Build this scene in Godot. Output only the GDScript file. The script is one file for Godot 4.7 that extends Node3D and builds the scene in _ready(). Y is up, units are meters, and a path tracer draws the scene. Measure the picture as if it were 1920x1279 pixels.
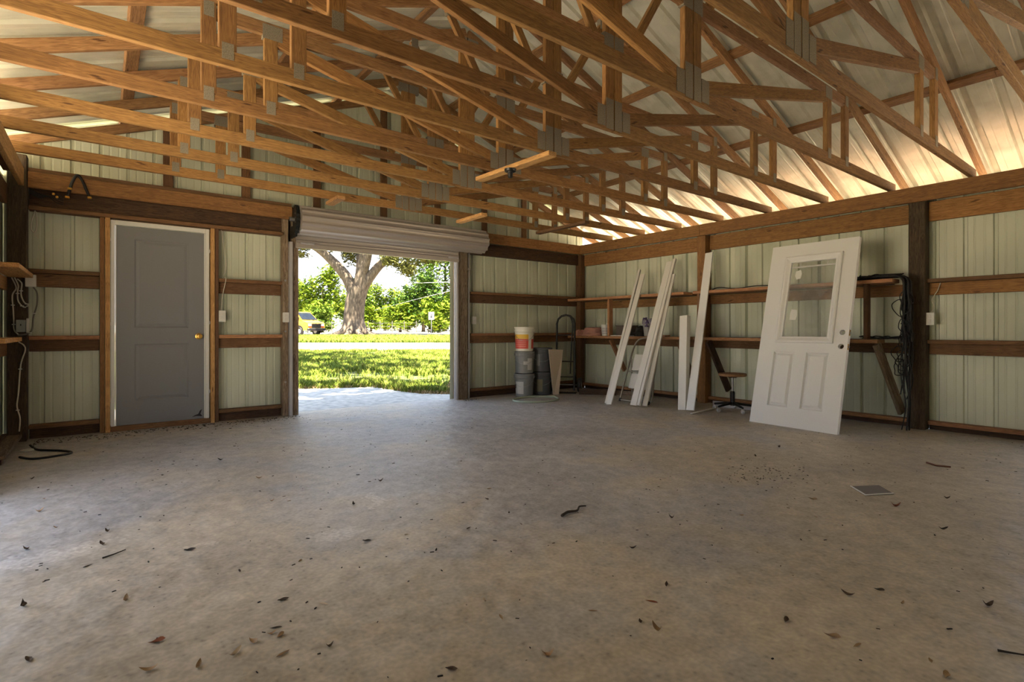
extends Node3D
# A metal clad pole barn seen from its open rear end. x runs along the front wall, y up, front wall at z = -6.7.

const YAW := 37.74            # degrees the camera is turned away from the front wall's normal
const EYE := 1.024
const XC := 2.98              # ridge line
const PITCH := 0.366
const WOOD_TONES := {
	"truss": Color(0.65, 0.495, 0.29), "header": Color(0.665, 0.49, 0.29), "girt": Color(0.50, 0.37, 0.245),
	"stud": Color(0.86, 0.675, 0.435), "post": Color(0.36, 0.30, 0.22), "shelf": Color(0.74, 0.55, 0.39),
	"rafter": Color(0.66, 0.505, 0.34), "dark": Color(0.36, 0.265, 0.18), "grey": Color(0.60, 0.54, 0.46),
}

var mats := {}
var boxes := {}
var used := {}
var wood_image: ImageTexture
var weather_image: ImageTexture
var rng := RandomNumberGenerator.new()
var cam_right: Vector3
var cam_forward: Vector3


func _ready() -> void:
	rng.seed = 71
	var yaw := deg_to_rad(YAW)
	cam_right = Vector3(cos(yaw), 0, sin(yaw))
	cam_forward = Vector3(sin(yaw), 0, -cos(yaw))
	# ---- camera
	var cam := Camera3D.new()
	cam.name = "camera"
	cam.projection = Camera3D.PROJECTION_FRUSTUM
	cam.near = 0.05
	cam.far = 400.0
	cam.size = 0.05 * 1279.0 / 992.3
	cam.frustum_offset = Vector2(0, -0.05 * 21.9 / 992.3)
	cam.position = Vector3(0, EYE, 0)
	cam.rotation_degrees.y = -YAW
	cam.current = true
	add_child(cam)
	# ---- sky, sun, exposure
	var env := Environment.new()
	env.background_mode = Environment.BG_SKY
	var sky := Sky.new()
	var air := ProceduralSkyMaterial.new()
	air.sky_top_color = Color(0.72, 0.79, 0.90)
	air.sky_horizon_color = Color(0.93, 0.925, 0.94)
	air.sky_curve = 0.12
	air.sky_energy_multiplier = 1.0
	air.ground_bottom_color = Color(0.45, 0.47, 0.33)
	air.ground_horizon_color = Color(0.70, 0.72, 0.60)
	air.sun_angle_max = 0.0
	sky.sky_material = air
	env.sky = sky
	env.tonemap_mode = Environment.TONE_MAPPER_LINEAR
	env.tonemap_exposure = 3.95
	env.sdfgi_enabled = true
	env.ssao_enabled = true
	env.ssil_enabled = true
	var around := WorldEnvironment.new()
	around.name = "surroundings"
	around.environment = env
	add_child(around)
	var sun := DirectionalLight3D.new()
	sun.name = "sun"
	sun.light_color = Color(1.0, 0.935, 0.83)
	sun.light_energy = 5.6
	sun.light_angular_distance = 0.6
	sun.shadow_enabled = true
	add_child(sun)
	sun.look_at_from_position(Vector3.ZERO, Vector3(0.16, -1.0, -0.30), Vector3.UP)

	make_materials()
	build_ground()
	build_floor()
	build_front_wall()
	build_side_walls()
	build_rear_end()
	build_roof()
	build_trusses()
	build_grey_door()
	build_roller_door()
	build_shelves()
	build_leaning_door()
	build_trim_boards()
	build_buckets()
	build_hand_truck()
	build_step_stool()
	build_round_stool()
	build_shelf_goods()
	build_wiring()
	build_floor_litter()
	build_outdoors()


# ------------------------------------------------------------------ helpers
func V(x: float, y: float, d: float) -> Vector3:
	return Vector3(x, y, -d)


func out_at(r: float, h: float, t: float) -> Vector3:      # a point outdoors: r to the right, t away, h up
	return cam_right * r + cam_forward * t + Vector3(0, h, 0)


func numbered(called: String) -> String:
	if not used.has(called):
		used[called] = 0
		return called
	used[called] += 1
	return "%s_%03d" % [called, used[called]]


func thing(called: String, label: String, category: String, at := Vector3.ZERO, group := "") -> Node3D:
	var o := Node3D.new()
	o.name = numbered(called)
	add_child(o)
	o.position = at
	o.set_meta("label", label)
	o.set_meta("category", category)
	if group:
		o.set_meta("group", group)
	return o


func setting(called: String) -> Node3D:
	var o := Node3D.new()
	o.name = numbered(called)
	add_child(o)
	o.set_meta("kind", "structure")
	return o


func part(parent: Node, called: String, m: Mesh, mat: Material, t := Transform3D.IDENTITY) -> MeshInstance3D:
	var o := MeshInstance3D.new()
	o.name = called
	o.mesh = m
	o.material_override = mat
	o.transform = t
	parent.add_child(o, true)
	return o


func solo(called: String, label: String, category: String, m: Mesh, mat: Material, t := Transform3D.IDENTITY, group := "") -> MeshInstance3D:
	var o := part(self, numbered(called), m, mat, t)
	o.set_meta("label", label)
	o.set_meta("category", category)
	if group:
		o.set_meta("group", group)
	return o


func begin() -> SurfaceTool:
	var st := SurfaceTool.new()
	st.begin(Mesh.PRIMITIVE_TRIANGLES)
	return st


func tri(st: SurfaceTool, a: Vector3, b: Vector3, c: Vector3, n: Vector3) -> void:
	var face := (a - c).cross(a - b)
	if face.dot(n) < 0.0:
		var k := b
		b = c
		c = k
		face = -face
	st.set_normal(face.normalized())
	st.add_vertex(a)
	st.add_vertex(b)
	st.add_vertex(c)


func quad(st: SurfaceTool, a: Vector3, b: Vector3, c: Vector3, d: Vector3, n: Vector3) -> void:
	tri(st, a, b, c, n)
	tri(st, a, c, d, n)


func smooth_tri(st: SurfaceTool, p: Array, n: Array) -> void:
	var face: Vector3 = (p[0] - p[2]).cross(p[0] - p[1])
	var order := [0, 1, 2] if face.dot(n[0] + n[1] + n[2]) >= 0.0 else [0, 2, 1]
	for i in order:
		st.set_normal(n[i])
		st.add_vertex(p[i])


func add_cbox(st: SurfaceTool, t: Transform3D, size: Vector3, ch := 0.003) -> void:
	var h := size * 0.5
	ch = minf(ch, minf(h.x, minf(h.y, h.z)) * 0.45)
	var corner := func(sx: float, sy: float, sz: float, axis: int) -> Vector3:
		var p := Vector3(sx * h.x, sy * h.y, sz * h.z)
		for k in 3:
			if k != axis:
				p[k] -= signf(p[k]) * ch
		return t * p
	for axis in 3:
		for s in [-1.0, 1.0]:
			var q: Array[Vector3] = []
			for e in [[-1.0, -1.0], [1.0, -1.0], [1.0, 1.0], [-1.0, 1.0]]:
				var c := [0.0, 0.0, 0.0]
				c[axis] = s
				c[(axis + 1) % 3] = e[0]
				c[(axis + 2) % 3] = e[1]
				q.append(corner.call(c[0], c[1], c[2], axis))
			var n := Vector3.ZERO
			n[axis] = s
			quad(st, q[0], q[1], q[2], q[3], t.basis * n)
	for axis in 3:                                          # the edges parallel to this axis
		var b1 := (axis + 1) % 3
		var b2 := (axis + 2) % 3
		for s1 in [-1.0, 1.0]:
			for s2 in [-1.0, 1.0]:
				var lo := [0.0, 0.0, 0.0]
				lo[axis] = -1.0
				lo[b1] = s1
				lo[b2] = s2
				var hi := lo.duplicate()
				hi[axis] = 1.0
				var n := Vector3.ZERO
				n[b1] = s1
				n[b2] = s2
				quad(st, corner.call(lo[0], lo[1], lo[2], b1), corner.call(hi[0], hi[1], hi[2], b1), corner.call(hi[0], hi[1], hi[2], b2), corner.call(lo[0], lo[1], lo[2], b2), t.basis * n)
	for sx in [-1.0, 1.0]:
		for sy in [-1.0, 1.0]:
			for sz in [-1.0, 1.0]:
				tri(st, corner.call(sx, sy, sz, 0), corner.call(sx, sy, sz, 1), corner.call(sx, sy, sz, 2), t.basis * Vector3(sx, sy, sz))


func cbox(size: Vector3, ch := 0.003) -> ArrayMesh:
	var key := "%.3f %.3f %.3f %.4f" % [size.x, size.y, size.z, ch]
	if not boxes.has(key):
		var st := begin()
		add_cbox(st, Transform3D.IDENTITY, size, ch)
		boxes[key] = st.commit()
	return boxes[key]


func along(a: Vector3, b: Vector3, up := Vector3.UP) -> Transform3D:   # x along a to b, y as near to up as it can be
	var x := (b - a).normalized()
	var z := x.cross(up)
	if z.length() < 0.01:
		z = x.cross(Vector3.RIGHT)
	z = z.normalized()
	var y := z.cross(x).normalized()
	return Transform3D(Basis(x, y, z), (a + b) * 0.5)


# a piece of lumber from a to b: tall is its size along up, thick the other way
func board(parent: Node, called: String, a: Vector3, b: Vector3, tall: float, thick: float, tone: String, up := Vector3.UP, ch := 0.003) -> MeshInstance3D:
	return part(parent, called, cbox(Vector3(snappedf(a.distance_to(b), 0.005), tall, thick), ch), wood(tone), along(a, b, up))


# an axis parallel piece of lumber given by its two corners (x, height, distance)
func beam(parent: Node, called: String, x0: float, x1: float, y0: float, y1: float, d0: float, d1: float, tone: String, ch := 0.003) -> MeshInstance3D:
	var lo := Vector3(minf(x0, x1), minf(y0, y1), minf(-d0, -d1))
	var hi := Vector3(maxf(x0, x1), maxf(y0, y1), maxf(-d0, -d1))
	var s := hi - lo
	var t := Transform3D(Basis.IDENTITY, (lo + hi) * 0.5)
	if s.y >= s.x and s.y >= s.z:
		t.basis = Basis(Vector3.UP, Vector3.LEFT, Vector3.BACK)
		s = Vector3(s.y, s.x, s.z)
	elif s.z >= s.x:
		t.basis = Basis(Vector3.BACK, Vector3.UP, Vector3.LEFT)
		s = Vector3(s.z, s.y, s.x)
	return part(parent, called, cbox(s, ch), wood(tone), t)


func block(parent: Node, called: String, mn: Vector3, mx: Vector3, mat: Material, ch := 0.003) -> MeshInstance3D:
	return part(parent, called, cbox(mx - mn, ch), mat, Transform3D(Basis.IDENTITY, (mn + mx) * 0.5))


func smooth_path(pts: Array, steps := 6) -> Array:
	var res := []
	for i in pts.size() - 1:
		var p0: Vector3 = pts[maxi(i - 1, 0)]
		var p1: Vector3 = pts[i]
		var p2: Vector3 = pts[i + 1]
		var p3: Vector3 = pts[mini(i + 2, pts.size() - 1)]
		for k in steps:
			res.append(p1.cubic_interpolate(p2, p0, p3, float(k) / steps))
	res.append(pts[-1])
	return res


func add_tube(st: SurfaceTool, pts: Array, r0: float, sides := 7, r1 := -1.0, caps := true) -> void:
	if r1 < 0.0:
		r1 = r0
	var n := pts.size()
	var prev := Vector3.ZERO
	var rings := []
	var norms := []
	for i in n:
		var dir: Vector3 = (pts[mini(i + 1, n - 1)] - pts[maxi(i - 1, 0)]).normalized()
		if i == 0:
			prev = dir.cross(Vector3.UP)
			if prev.length() < 0.05:
				prev = dir.cross(Vector3.RIGHT)
		prev = (prev - dir * prev.dot(dir)).normalized()
		var other := dir.cross(prev)
		var ring := []
		var nor := []
		var r := lerpf(r0, r1, float(i) / maxf(n - 1, 1))
		for k in sides:
			var a := TAU * k / sides
			var v := prev * cos(a) + other * sin(a)
			nor.append(v)
			ring.append(pts[i] + v * r)
		rings.append(ring)
		norms.append(nor)
	for i in n - 1:
		for k in sides:
			var j := (k + 1) % sides
			smooth_tri(st, [rings[i][k], rings[i][j], rings[i + 1][j]], [norms[i][k], norms[i][j], norms[i + 1][j]])
			smooth_tri(st, [rings[i][k], rings[i + 1][j], rings[i + 1][k]], [norms[i][k], norms[i + 1][j], norms[i + 1][k]])
	if caps:
		for e in [0, n - 1]:
			var out: Vector3 = (pts[0] - pts[1]) if e == 0 else (pts[n - 1] - pts[n - 2])
			for k in range(1, sides - 1):
				tri(st, rings[e][0], rings[e][k], rings[e][k + 1], out)


func tube_mesh(pts: Array, r0: float, sides := 7, r1 := -1.0) -> ArrayMesh:
	var st := begin()
	add_tube(st, pts, r0, sides, r1)
	return st.commit()


# profile: pairs of radius and height, from the bottom to the top
func add_lathe(st: SurfaceTool, t: Transform3D, profile: Array, segs := 24) -> void:
	for i in profile.size() - 1:
		var a: Vector2 = profile[i]
		var b: Vector2 = profile[i + 1]
		var dir := (b - a).normalized()
		for k in segs:
			var a0 := TAU * k / segs
			var a1 := TAU * (k + 1) / segs
			var c0 := Vector3(cos(a0), 0, sin(a0))
			var c1 := Vector3(cos(a1), 0, sin(a1))
			var up := Vector3.UP
			var p := [t * (c0 * a.x + up * a.y), t * (c1 * a.x + up * a.y), t * (c1 * b.x + up * b.y), t * (c0 * b.x + up * b.y)]
			var n0 := t.basis * (c0 * dir.y - up * dir.x)
			var n1 := t.basis * (c1 * dir.y - up * dir.x)
			if a.x > 0.0001:
				smooth_tri(st, [p[0], p[1], p[2]], [n0, n1, n1])
			if b.x > 0.0001:
				smooth_tri(st, [p[0], p[2], p[3]], [n0, n1, n0])


func lathe_mesh(profile: Array, segs := 24) -> ArrayMesh:
	var st := begin()
	add_lathe(st, Transform3D.IDENTITY, profile, segs)
	return st.commit()


# a flat outline in the local xy plane, given thickness along z
func add_prism(st: SurfaceTool, t: Transform3D, outline: PackedVector2Array, z0: float, z1: float) -> void:
	var idx := Geometry2D.triangulate_polygon(outline)
	for z in [z0, z1]:
		var n := t.basis * Vector3(0, 0, 1.0 if z == maxf(z0, z1) else -1.0)
		for i in range(0, idx.size(), 3):
			var q: Array[Vector3] = []
			for k in 3:
				var p := outline[idx[i + k]]
				q.append(t * Vector3(p.x, p.y, z))
			tri(st, q[0], q[1], q[2], n)
	var turn := -1.0 if Geometry2D.is_polygon_clockwise(outline) else 1.0
	for i in outline.size():
		var a := outline[i]
		var b := outline[(i + 1) % outline.size()]
		var n := t.basis * (Vector3(b.y - a.y, a.x - b.x, 0) * turn)
		quad(st, t * Vector3(a.x, a.y, z0), t * Vector3(b.x, b.y, z0), t * Vector3(b.x, b.y, z1), t * Vector3(a.x, a.y, z1), n)


func prism_mesh(outline: PackedVector2Array, z0: float, z1: float) -> ArrayMesh:
	var st := begin()
	add_prism(st, Transform3D.IDENTITY, outline, z0, z1)
	return st.commit()


# ribbed sheet: s runs across the ribs (local x), the sheet runs from lo(s) to hi(s) along local y, ribs stand out towards -z
func sheet_mesh(s0: float, s1: float, phase: float, pitch: float, lo: Callable, hi: Callable, deep := 0.019, wide := 1.0) -> ArrayMesh:
	var prof: Array[Vector2] = [Vector2(s0, 0)]
	var k := ceili((s0 - phase) / pitch - 0.5)
	while phase + (k - 0.5) * pitch < s1 + 0.1:
		var c := phase + k * pitch
		for e in [[-0.105, 0.0], [-0.02 * wide, 0.0], [-0.011 * wide, -deep], [0.011 * wide, -deep], [0.02 * wide, 0.0], [0.060, 0.0], [0.066, -0.002], [0.074, -0.002], [0.080, 0.0], [0.135, 0.0], [0.141, -0.002], [0.149, -0.002], [0.155, 0.0]]:
			var s: float = c + e[0]
			if s > prof[-1].x + 0.0005 and s < s1 - 0.0005:
				prof.append(Vector2(s, e[1]))
		k += 1
	prof.append(Vector2(s1, 0))
	var st := begin()
	var thin := 0.002
	for i in prof.size() - 1:
		var a := prof[i]
		var b := prof[i + 1]
		var la: float = lo.call(a.x)
		var lb: float = lo.call(b.x)
		var ha: float = hi.call(a.x)
		var hb: float = hi.call(b.x)
		var n := Vector3(-(b.y - a.y), 0, b.x - a.x).normalized()
		quad(st, Vector3(a.x, la, a.y), Vector3(b.x, lb, b.y), Vector3(b.x, hb, b.y), Vector3(a.x, ha, a.y), n)
		quad(st, Vector3(a.x, la, a.y - thin), Vector3(b.x, lb, b.y - thin), Vector3(b.x, hb, b.y - thin), Vector3(a.x, ha, a.y - thin), -n)
	return st.commit()


# ------------------------------------------------------------------ materials
func mat(called: String, color: Color, rough := 0.7, metal := 0.0) -> StandardMaterial3D:
	if mats.has(called):
		return mats[called]
	var m := StandardMaterial3D.new()
	m.resource_name = called
	m.albedo_color = color
	m.roughness = rough
	m.metallic = metal
	mats[called] = m
	return m


func wood(tone: String) -> StandardMaterial3D:
	var k := rng.randi() % 8
	var key := "wood_%s_%d" % [tone, k]
	if mats.has(key):
		return mats[key]
	var base: Color = WOOD_TONES[tone]
	var f: float = [1.0, 0.92, 1.06, 0.97, 1.03, 0.95, 1.09, 0.89][k]
	var m := mat(key, Color(base.r * f, base.g * f * [1.0, 0.99, 1.0, 1.01, 0.985, 1.01, 1.0, 0.98][k], base.b * f), 0.78)
	m.albedo_texture = weather_image if tone in ["post", "grey", "dark"] else wood_image
	m.uv1_triplanar = true
	m.uv1_scale = Vector3(0.5, 3.4, 3.4)
	m.uv1_offset = Vector3(0.37 * k + 0.11, 0.23 * k, 0.31 * k + 0.4)
	m.uv1_triplanar_sharpness = 8.0
	return m


func noise_texture(freq: float, octaves: int, side: int, seed_value: int, ramp: Gradient = null, kind := FastNoiseLite.TYPE_SIMPLEX_SMOOTH) -> NoiseTexture2D:
	var n := FastNoiseLite.new()
	n.noise_type = kind
	n.frequency = freq
	n.fractal_octaves = octaves
	n.seed = seed_value
	var t := NoiseTexture2D.new()
	t.width = side
	t.height = side
	t.seamless = true
	t.noise = n
	if ramp:
		t.color_ramp = ramp
	return t


func ramp(offsets: Array, colors: Array) -> Gradient:
	var g := Gradient.new()
	g.offsets = PackedFloat32Array(offsets)
	g.colors = PackedColorArray(colors)
	return g


func speckled(called: String, colors: Array, rough: float, metal: float, freq: float, scale: float, seed_value := 3, side := 256) -> StandardMaterial3D:
	var m := mat(called, Color.WHITE, rough, metal)
	m.albedo_texture = noise_texture(freq, 4, side, seed_value, ramp([0.2, 0.5, 0.8], colors))
	m.uv1_triplanar = true
	m.uv1_world_triplanar = true
	m.uv1_scale = Vector3.ONE * scale
	return m


func make_wood(knots: int, contrast: float, seed_value: int) -> ImageTexture:
	var w := 512
	var h := 256
	var n := FastNoiseLite.new()
	n.seed = seed_value
	n.frequency = 1.0
	n.fractal_octaves = 3
	var r := RandomNumberGenerator.new()
	r.seed = seed_value
	var ks := []
	for k in knots:
		ks.append([r.randf_range(20, w - 20), r.randf_range(12, h - 12), r.randf_range(3.0, 6.0)])
	var im := Image.create(w, h, false, Image.FORMAT_RGB8)
	for x in w:
		var a := TAU * x / w
		var cx := cos(a) * 0.9
		var cy := sin(a) * 0.9
		for y in h:
			var yy := absf(y - h * 0.5)
			var bend := 0.0
			var knot := 0.0
			for k in ks:
				var dx: float = (x - k[0]) / (k[2] * 1.5)
				var dy: float = (y - k[1]) / k[2]
				var d := dx * dx + dy * dy
				if d < 12.0:
					bend += exp(-d * 0.35) * 1.6 * signf(dy)
					if d < 1.2:
						knot = maxf(knot, clampf(1.25 - d, 0, 1))
			var grain := n.get_noise_3d(cx, cy, yy * 0.045 + bend)
			var fine := n.get_noise_3d(cx * 5.0, cy * 5.0, yy * 0.4 + bend)
			var ring := 0.5 + 0.5 * sin(yy * 0.32 + grain * 14.0 + bend * 3.0)
			var v := 1.0 - contrast * (0.42 * ring * ring + 0.35 * (0.5 - grain) + 0.35 * (0.5 - fine))
			v *= 1.0 - 0.5 * knot
			var red := clampf(v + (1.0 - v) * 0.12, 0, 1)
			im.set_pixel(x, y, Color(red, clampf(v, 0, 1), clampf(v - (1.0 - v) * 0.12, 0, 1)))
	return ImageTexture.create_from_image(im)


func make_concrete() -> ImageTexture:
	var side := 1536
	var layers := []
	for a in [[0.0016, 5, 11], [0.009, 4, 5], [0.06, 3, 8], [0.30, 2, 21], [0.004, 4, 33]]:
		var n := FastNoiseLite.new()
		n.frequency = a[0]
		n.fractal_octaves = a[1]
		n.seed = a[2]
		layers.append(n.get_image(side, side, false, false, false).get_data())
	var big: PackedByteArray = layers[0]
	var mid: PackedByteArray = layers[1]
	var small: PackedByteArray = layers[2]
	var grit: PackedByteArray = layers[3]
	var wear: PackedByteArray = layers[4]
	var tint := PackedByteArray()
	tint.resize(side * side * 3)
	var spills := [[-0.17, 3.17, 0.30, 0.10], [0.95, 2.63, 0.13, 0.10], [1.30, 3.0, 0.10, 0.2], [0.35, 2.9, 0.16, 0.05]]
	for y in side:
		for x in side:
			var i := y * side + x
			var b := big[i] / 255.0
			var v := 0.70 + (mid[i] / 255.0 - 0.5) * 0.13 + (small[i] / 255.0 - 0.5) * 0.14 + (grit[i] / 255.0 - 0.5) * 0.16
			v += (wear[i] / 255.0 - 0.5) * 0.12
			if grit[i] < 50 and small[i] < 115:
				v -= 0.07
			var warm := smoothstep(0.36, 0.60, b + (mid[i] / 255.0 - 0.5) * 0.35)
			tint[i * 3] = int(clampf(v * lerpf(0.985, 1.0, warm), 0, 1) * 255)
			tint[i * 3 + 1] = int(clampf(v * lerpf(0.98, 0.955, warm), 0, 1) * 255)
			tint[i * 3 + 2] = int(clampf(v * lerpf(0.97, 0.865, warm), 0, 1) * 255)
	for s in spills:                                           # dried splashes of plaster
		var px := int((s[0] + 2.0) / 11.0 * side)
		var py := int((s[1] + 3.0) / 11.0 * side)
		var rx := int(s[2] / 11.0 * side)
		var ry := int(s[3] / 11.0 * side)
		for y in range(py - ry * 2, py + ry * 2):
			for x in range(px - rx * 2, px + rx * 2):
				var i := y * side + x
				var d := Vector2(float(x - px) / rx, float(y - py) / ry).length() + (small[i] / 255.0 - 0.5) * 2.4 + (mid[i] / 255.0 - 0.5) * 1.4
				if d < 0.62:
					for c in 3:
						tint[i * 3 + c] = mini(255, tint[i * 3 + c] + int(12 + 22 * grit[i] / 255.0))
	return ImageTexture.create_from_image(Image.create_from_data(side, side, false, Image.FORMAT_RGB8, tint))


func make_materials() -> void:
	wood_image = make_wood(4, 0.36, 4)
	weather_image = make_wood(4, 0.55, 9)
	var c := mat("concrete", Color(0.98, 0.97, 0.97), 0.5)
	c.albedo_texture = make_concrete()
	c.normal_enabled = true
	var bump := noise_texture(0.05, 4, 1024, 6)
	bump.as_normal_map = true
	bump.bump_strength = 3.0
	c.normal_texture = bump
	c.normal_scale = 0.35
	var paint := speckled("painted_sheet", [Color(0.69, 0.71, 0.625), Color(0.75, 0.77, 0.685), Color(0.785, 0.805, 0.725)], 0.42, 0.0, 0.006, 0.35, 12)
	paint.metallic_specular = 0.5
	var galv := speckled("galvanised_sheet", [Color(0.76, 0.77, 0.715), Color(0.82, 0.83, 0.775), Color(0.87, 0.87, 0.82)], 0.42, 0.25, 0.02, 0.6, 5)
	galv.roughness_texture = noise_texture(0.01, 4, 256, 44, ramp([0.25, 0.75], [Color(0.75, 0.75, 0.75), Color(1, 1, 1)]))
	speckled("plate", [Color(0.44, 0.42, 0.37), Color(0.50, 0.475, 0.42), Color(0.55, 0.52, 0.46)], 0.6, 0.2, 0.05, 9.0, 9)
	mat("white_paint", Color(0.86, 0.86, 0.855), 0.38)
	mat("grey_paint", Color(0.47, 0.475, 0.485), 0.5)
	mat("jamb_white", Color(0.82, 0.82, 0.80), 0.5)
	mat("white_trim", Color(0.83, 0.82, 0.79), 0.5)
	mat("roller_curtain", Color(0.68, 0.65, 0.62), 0.33, 0.4)
	mat("roller_dark", Color(0.10, 0.115, 0.12), 0.5, 0.3)
	mat("steel", Color(0.62, 0.62, 0.62), 0.35, 0.8)
	mat("track", Color(0.74, 0.74, 0.75), 0.35, 0.5)
	mat("brass", Color(0.83, 0.66, 0.33), 0.3, 0.9)
	mat("black_rubber", Color(0.035, 0.035, 0.037), 0.55)
	mat("black_paint", Color(0.05, 0.055, 0.05), 0.45)
	mat("white_plastic", Color(0.83, 0.83, 0.80), 0.45)
	mat("white_wire", Color(0.80, 0.78, 0.72), 0.55)
	var glass := mat("pane", Color(0.92, 0.96, 0.94, 0.08), 0.02)
	glass.transparency = BaseMaterial3D.TRANSPARENCY_ALPHA


# ------------------------------------------------------------------ ground, floor
func ground_height(t: float) -> float:
	if t < 10.0:
		return -0.035
	return -0.035 + 0.0137 * (t - 10.0) + 0.035 * smoothstep(10.0, 14.0, t)


func ground_patch(rs: Array, ts: Array, lift: float) -> ArrayMesh:
	var st := begin()
	for j in ts.size() - 1:
		for i in rs.size() - 1:
			var q: Array[Vector3] = []
			for e in [[i, j], [i + 1, j], [i + 1, j + 1], [i, j + 1]]:
				q.append(out_at(rs[e[0]], ground_height(ts[e[1]]) + lift, ts[e[1]]))
			quad(st, q[0], q[1], q[2], q[3], Vector3.UP)
	return st.commit()


func build_ground() -> void:
	var sand := speckled("sandy_soil", [Color(0.72, 0.68, 0.60), Color(0.80, 0.76, 0.69), Color(0.86, 0.83, 0.77)], 0.9, 0.0, 0.02, 0.25, 2)
	var g := part(self, "ground", ground_patch([-150.0, -60.0, -20.0, 0.0, 20.0, 60.0, 150.0], [-90.0, -30.0, 0.0, 10.0, 12.0, 14.0, 20.0, 30.0, 45.0, 60.0, 90.0, 170.0], 0.0), sand)
	g.set_meta("kind", "structure")
	var path := speckled("pale_track", [Color(0.42, 0.37, 0.325), Color(0.48, 0.43, 0.385), Color(0.54, 0.49, 0.445)], 0.9, 0.0, 0.03, 0.3, 31)
	for reach in [[20.9, 25.0, 29.6], [42.9, 50.0, 56.0]]:
		var road := part(self, numbered("track"), ground_patch([-70.0, -30.0, -10.0, 5.0, 40.0], reach, 0.008), path)
		road.set_meta("kind", "structure")
	var soil := speckled("reddish_soil", [Color(0.34, 0.26, 0.20), Color(0.45, 0.355, 0.28), Color(0.53, 0.43, 0.35)], 0.95, 0.0, 0.03, 0.6, 23)
	var bed := part(self, "soil_bed", cbox(Vector3(4.2, 0.06, 11.0), 0.01), soil, Transform3D(Basis.IDENTITY, Vector3(8.95, -0.045, -2.2)))
	bed.set_meta("kind", "structure")


func build_floor() -> void:
	var st := begin()
	var uv := func(p: Vector3) -> Vector2:
		return Vector2((p.x + 2.0) / 11.0, (-p.z + 3.0) / 11.0)
	var x0 := -0.78
	var x1 := 6.82
	var z0 := -6.80
	var z1 := 1.35
	st.set_normal(Vector3.UP)
	st.set_tangent(Plane(1, 0, 0, 1))
	var ring := [Vector3(x0, 0, z0), Vector3(x1, 0, z0), Vector3(x1, 0, z1), Vector3(x0, 0, z1)]
	for i in [0, 1, 2, 0, 2, 3]:
		st.set_uv(uv.call(ring[i]))
		st.add_vertex(ring[i])
	for i in 4:
		var a: Vector3 = ring[i]
		var b: Vector3 = ring[(i + 1) % 4]
		var n := (a + b) * 0.5 - Vector3(3, 0, -2)
		for k in [a, b, b + Vector3.DOWN * 0.2, a, b + Vector3.DOWN * 0.2, a + Vector3.DOWN * 0.2]:
			st.set_normal(n.normalized())
			st.set_uv(uv.call(k))
			st.add_vertex(k)
	var f := part(self, "floor", st.commit(), mats.concrete)
	f.set_meta("kind", "structure")
	# the concrete apron in front of the roller door, its far edge broken and overgrown
	var edge := PackedVector2Array([Vector2(1.2, 6.79), Vector2(1.2, 9.9), Vector2(2.0, 9.75), Vector2(2.71, 9.56), Vector2(3.17, 9.30), Vector2(3.87, 9.10), Vector2(3.95, 8.3), Vector2(4.05, 7.65), Vector2(4.35, 7.35), Vector2(4.9, 6.79)])
	var dark := speckled("apron_concrete", [Color(0.60, 0.60, 0.60), Color(0.68, 0.68, 0.675), Color(0.75, 0.745, 0.735)], 0.8, 0.0, 0.05, 0.5, 17)
	var a := part(self, "apron", prism_mesh(edge, -0.12, -0.012), dark, Transform3D(Basis(Vector3.RIGHT, Vector3.FORWARD, Vector3.UP), Vector3.ZERO))
	a.set_meta("kind", "structure")


# ------------------------------------------------------------------ walls
func gable(x: float) -> float:
	return 4.10 - PITCH * absf(x - XC)


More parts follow.
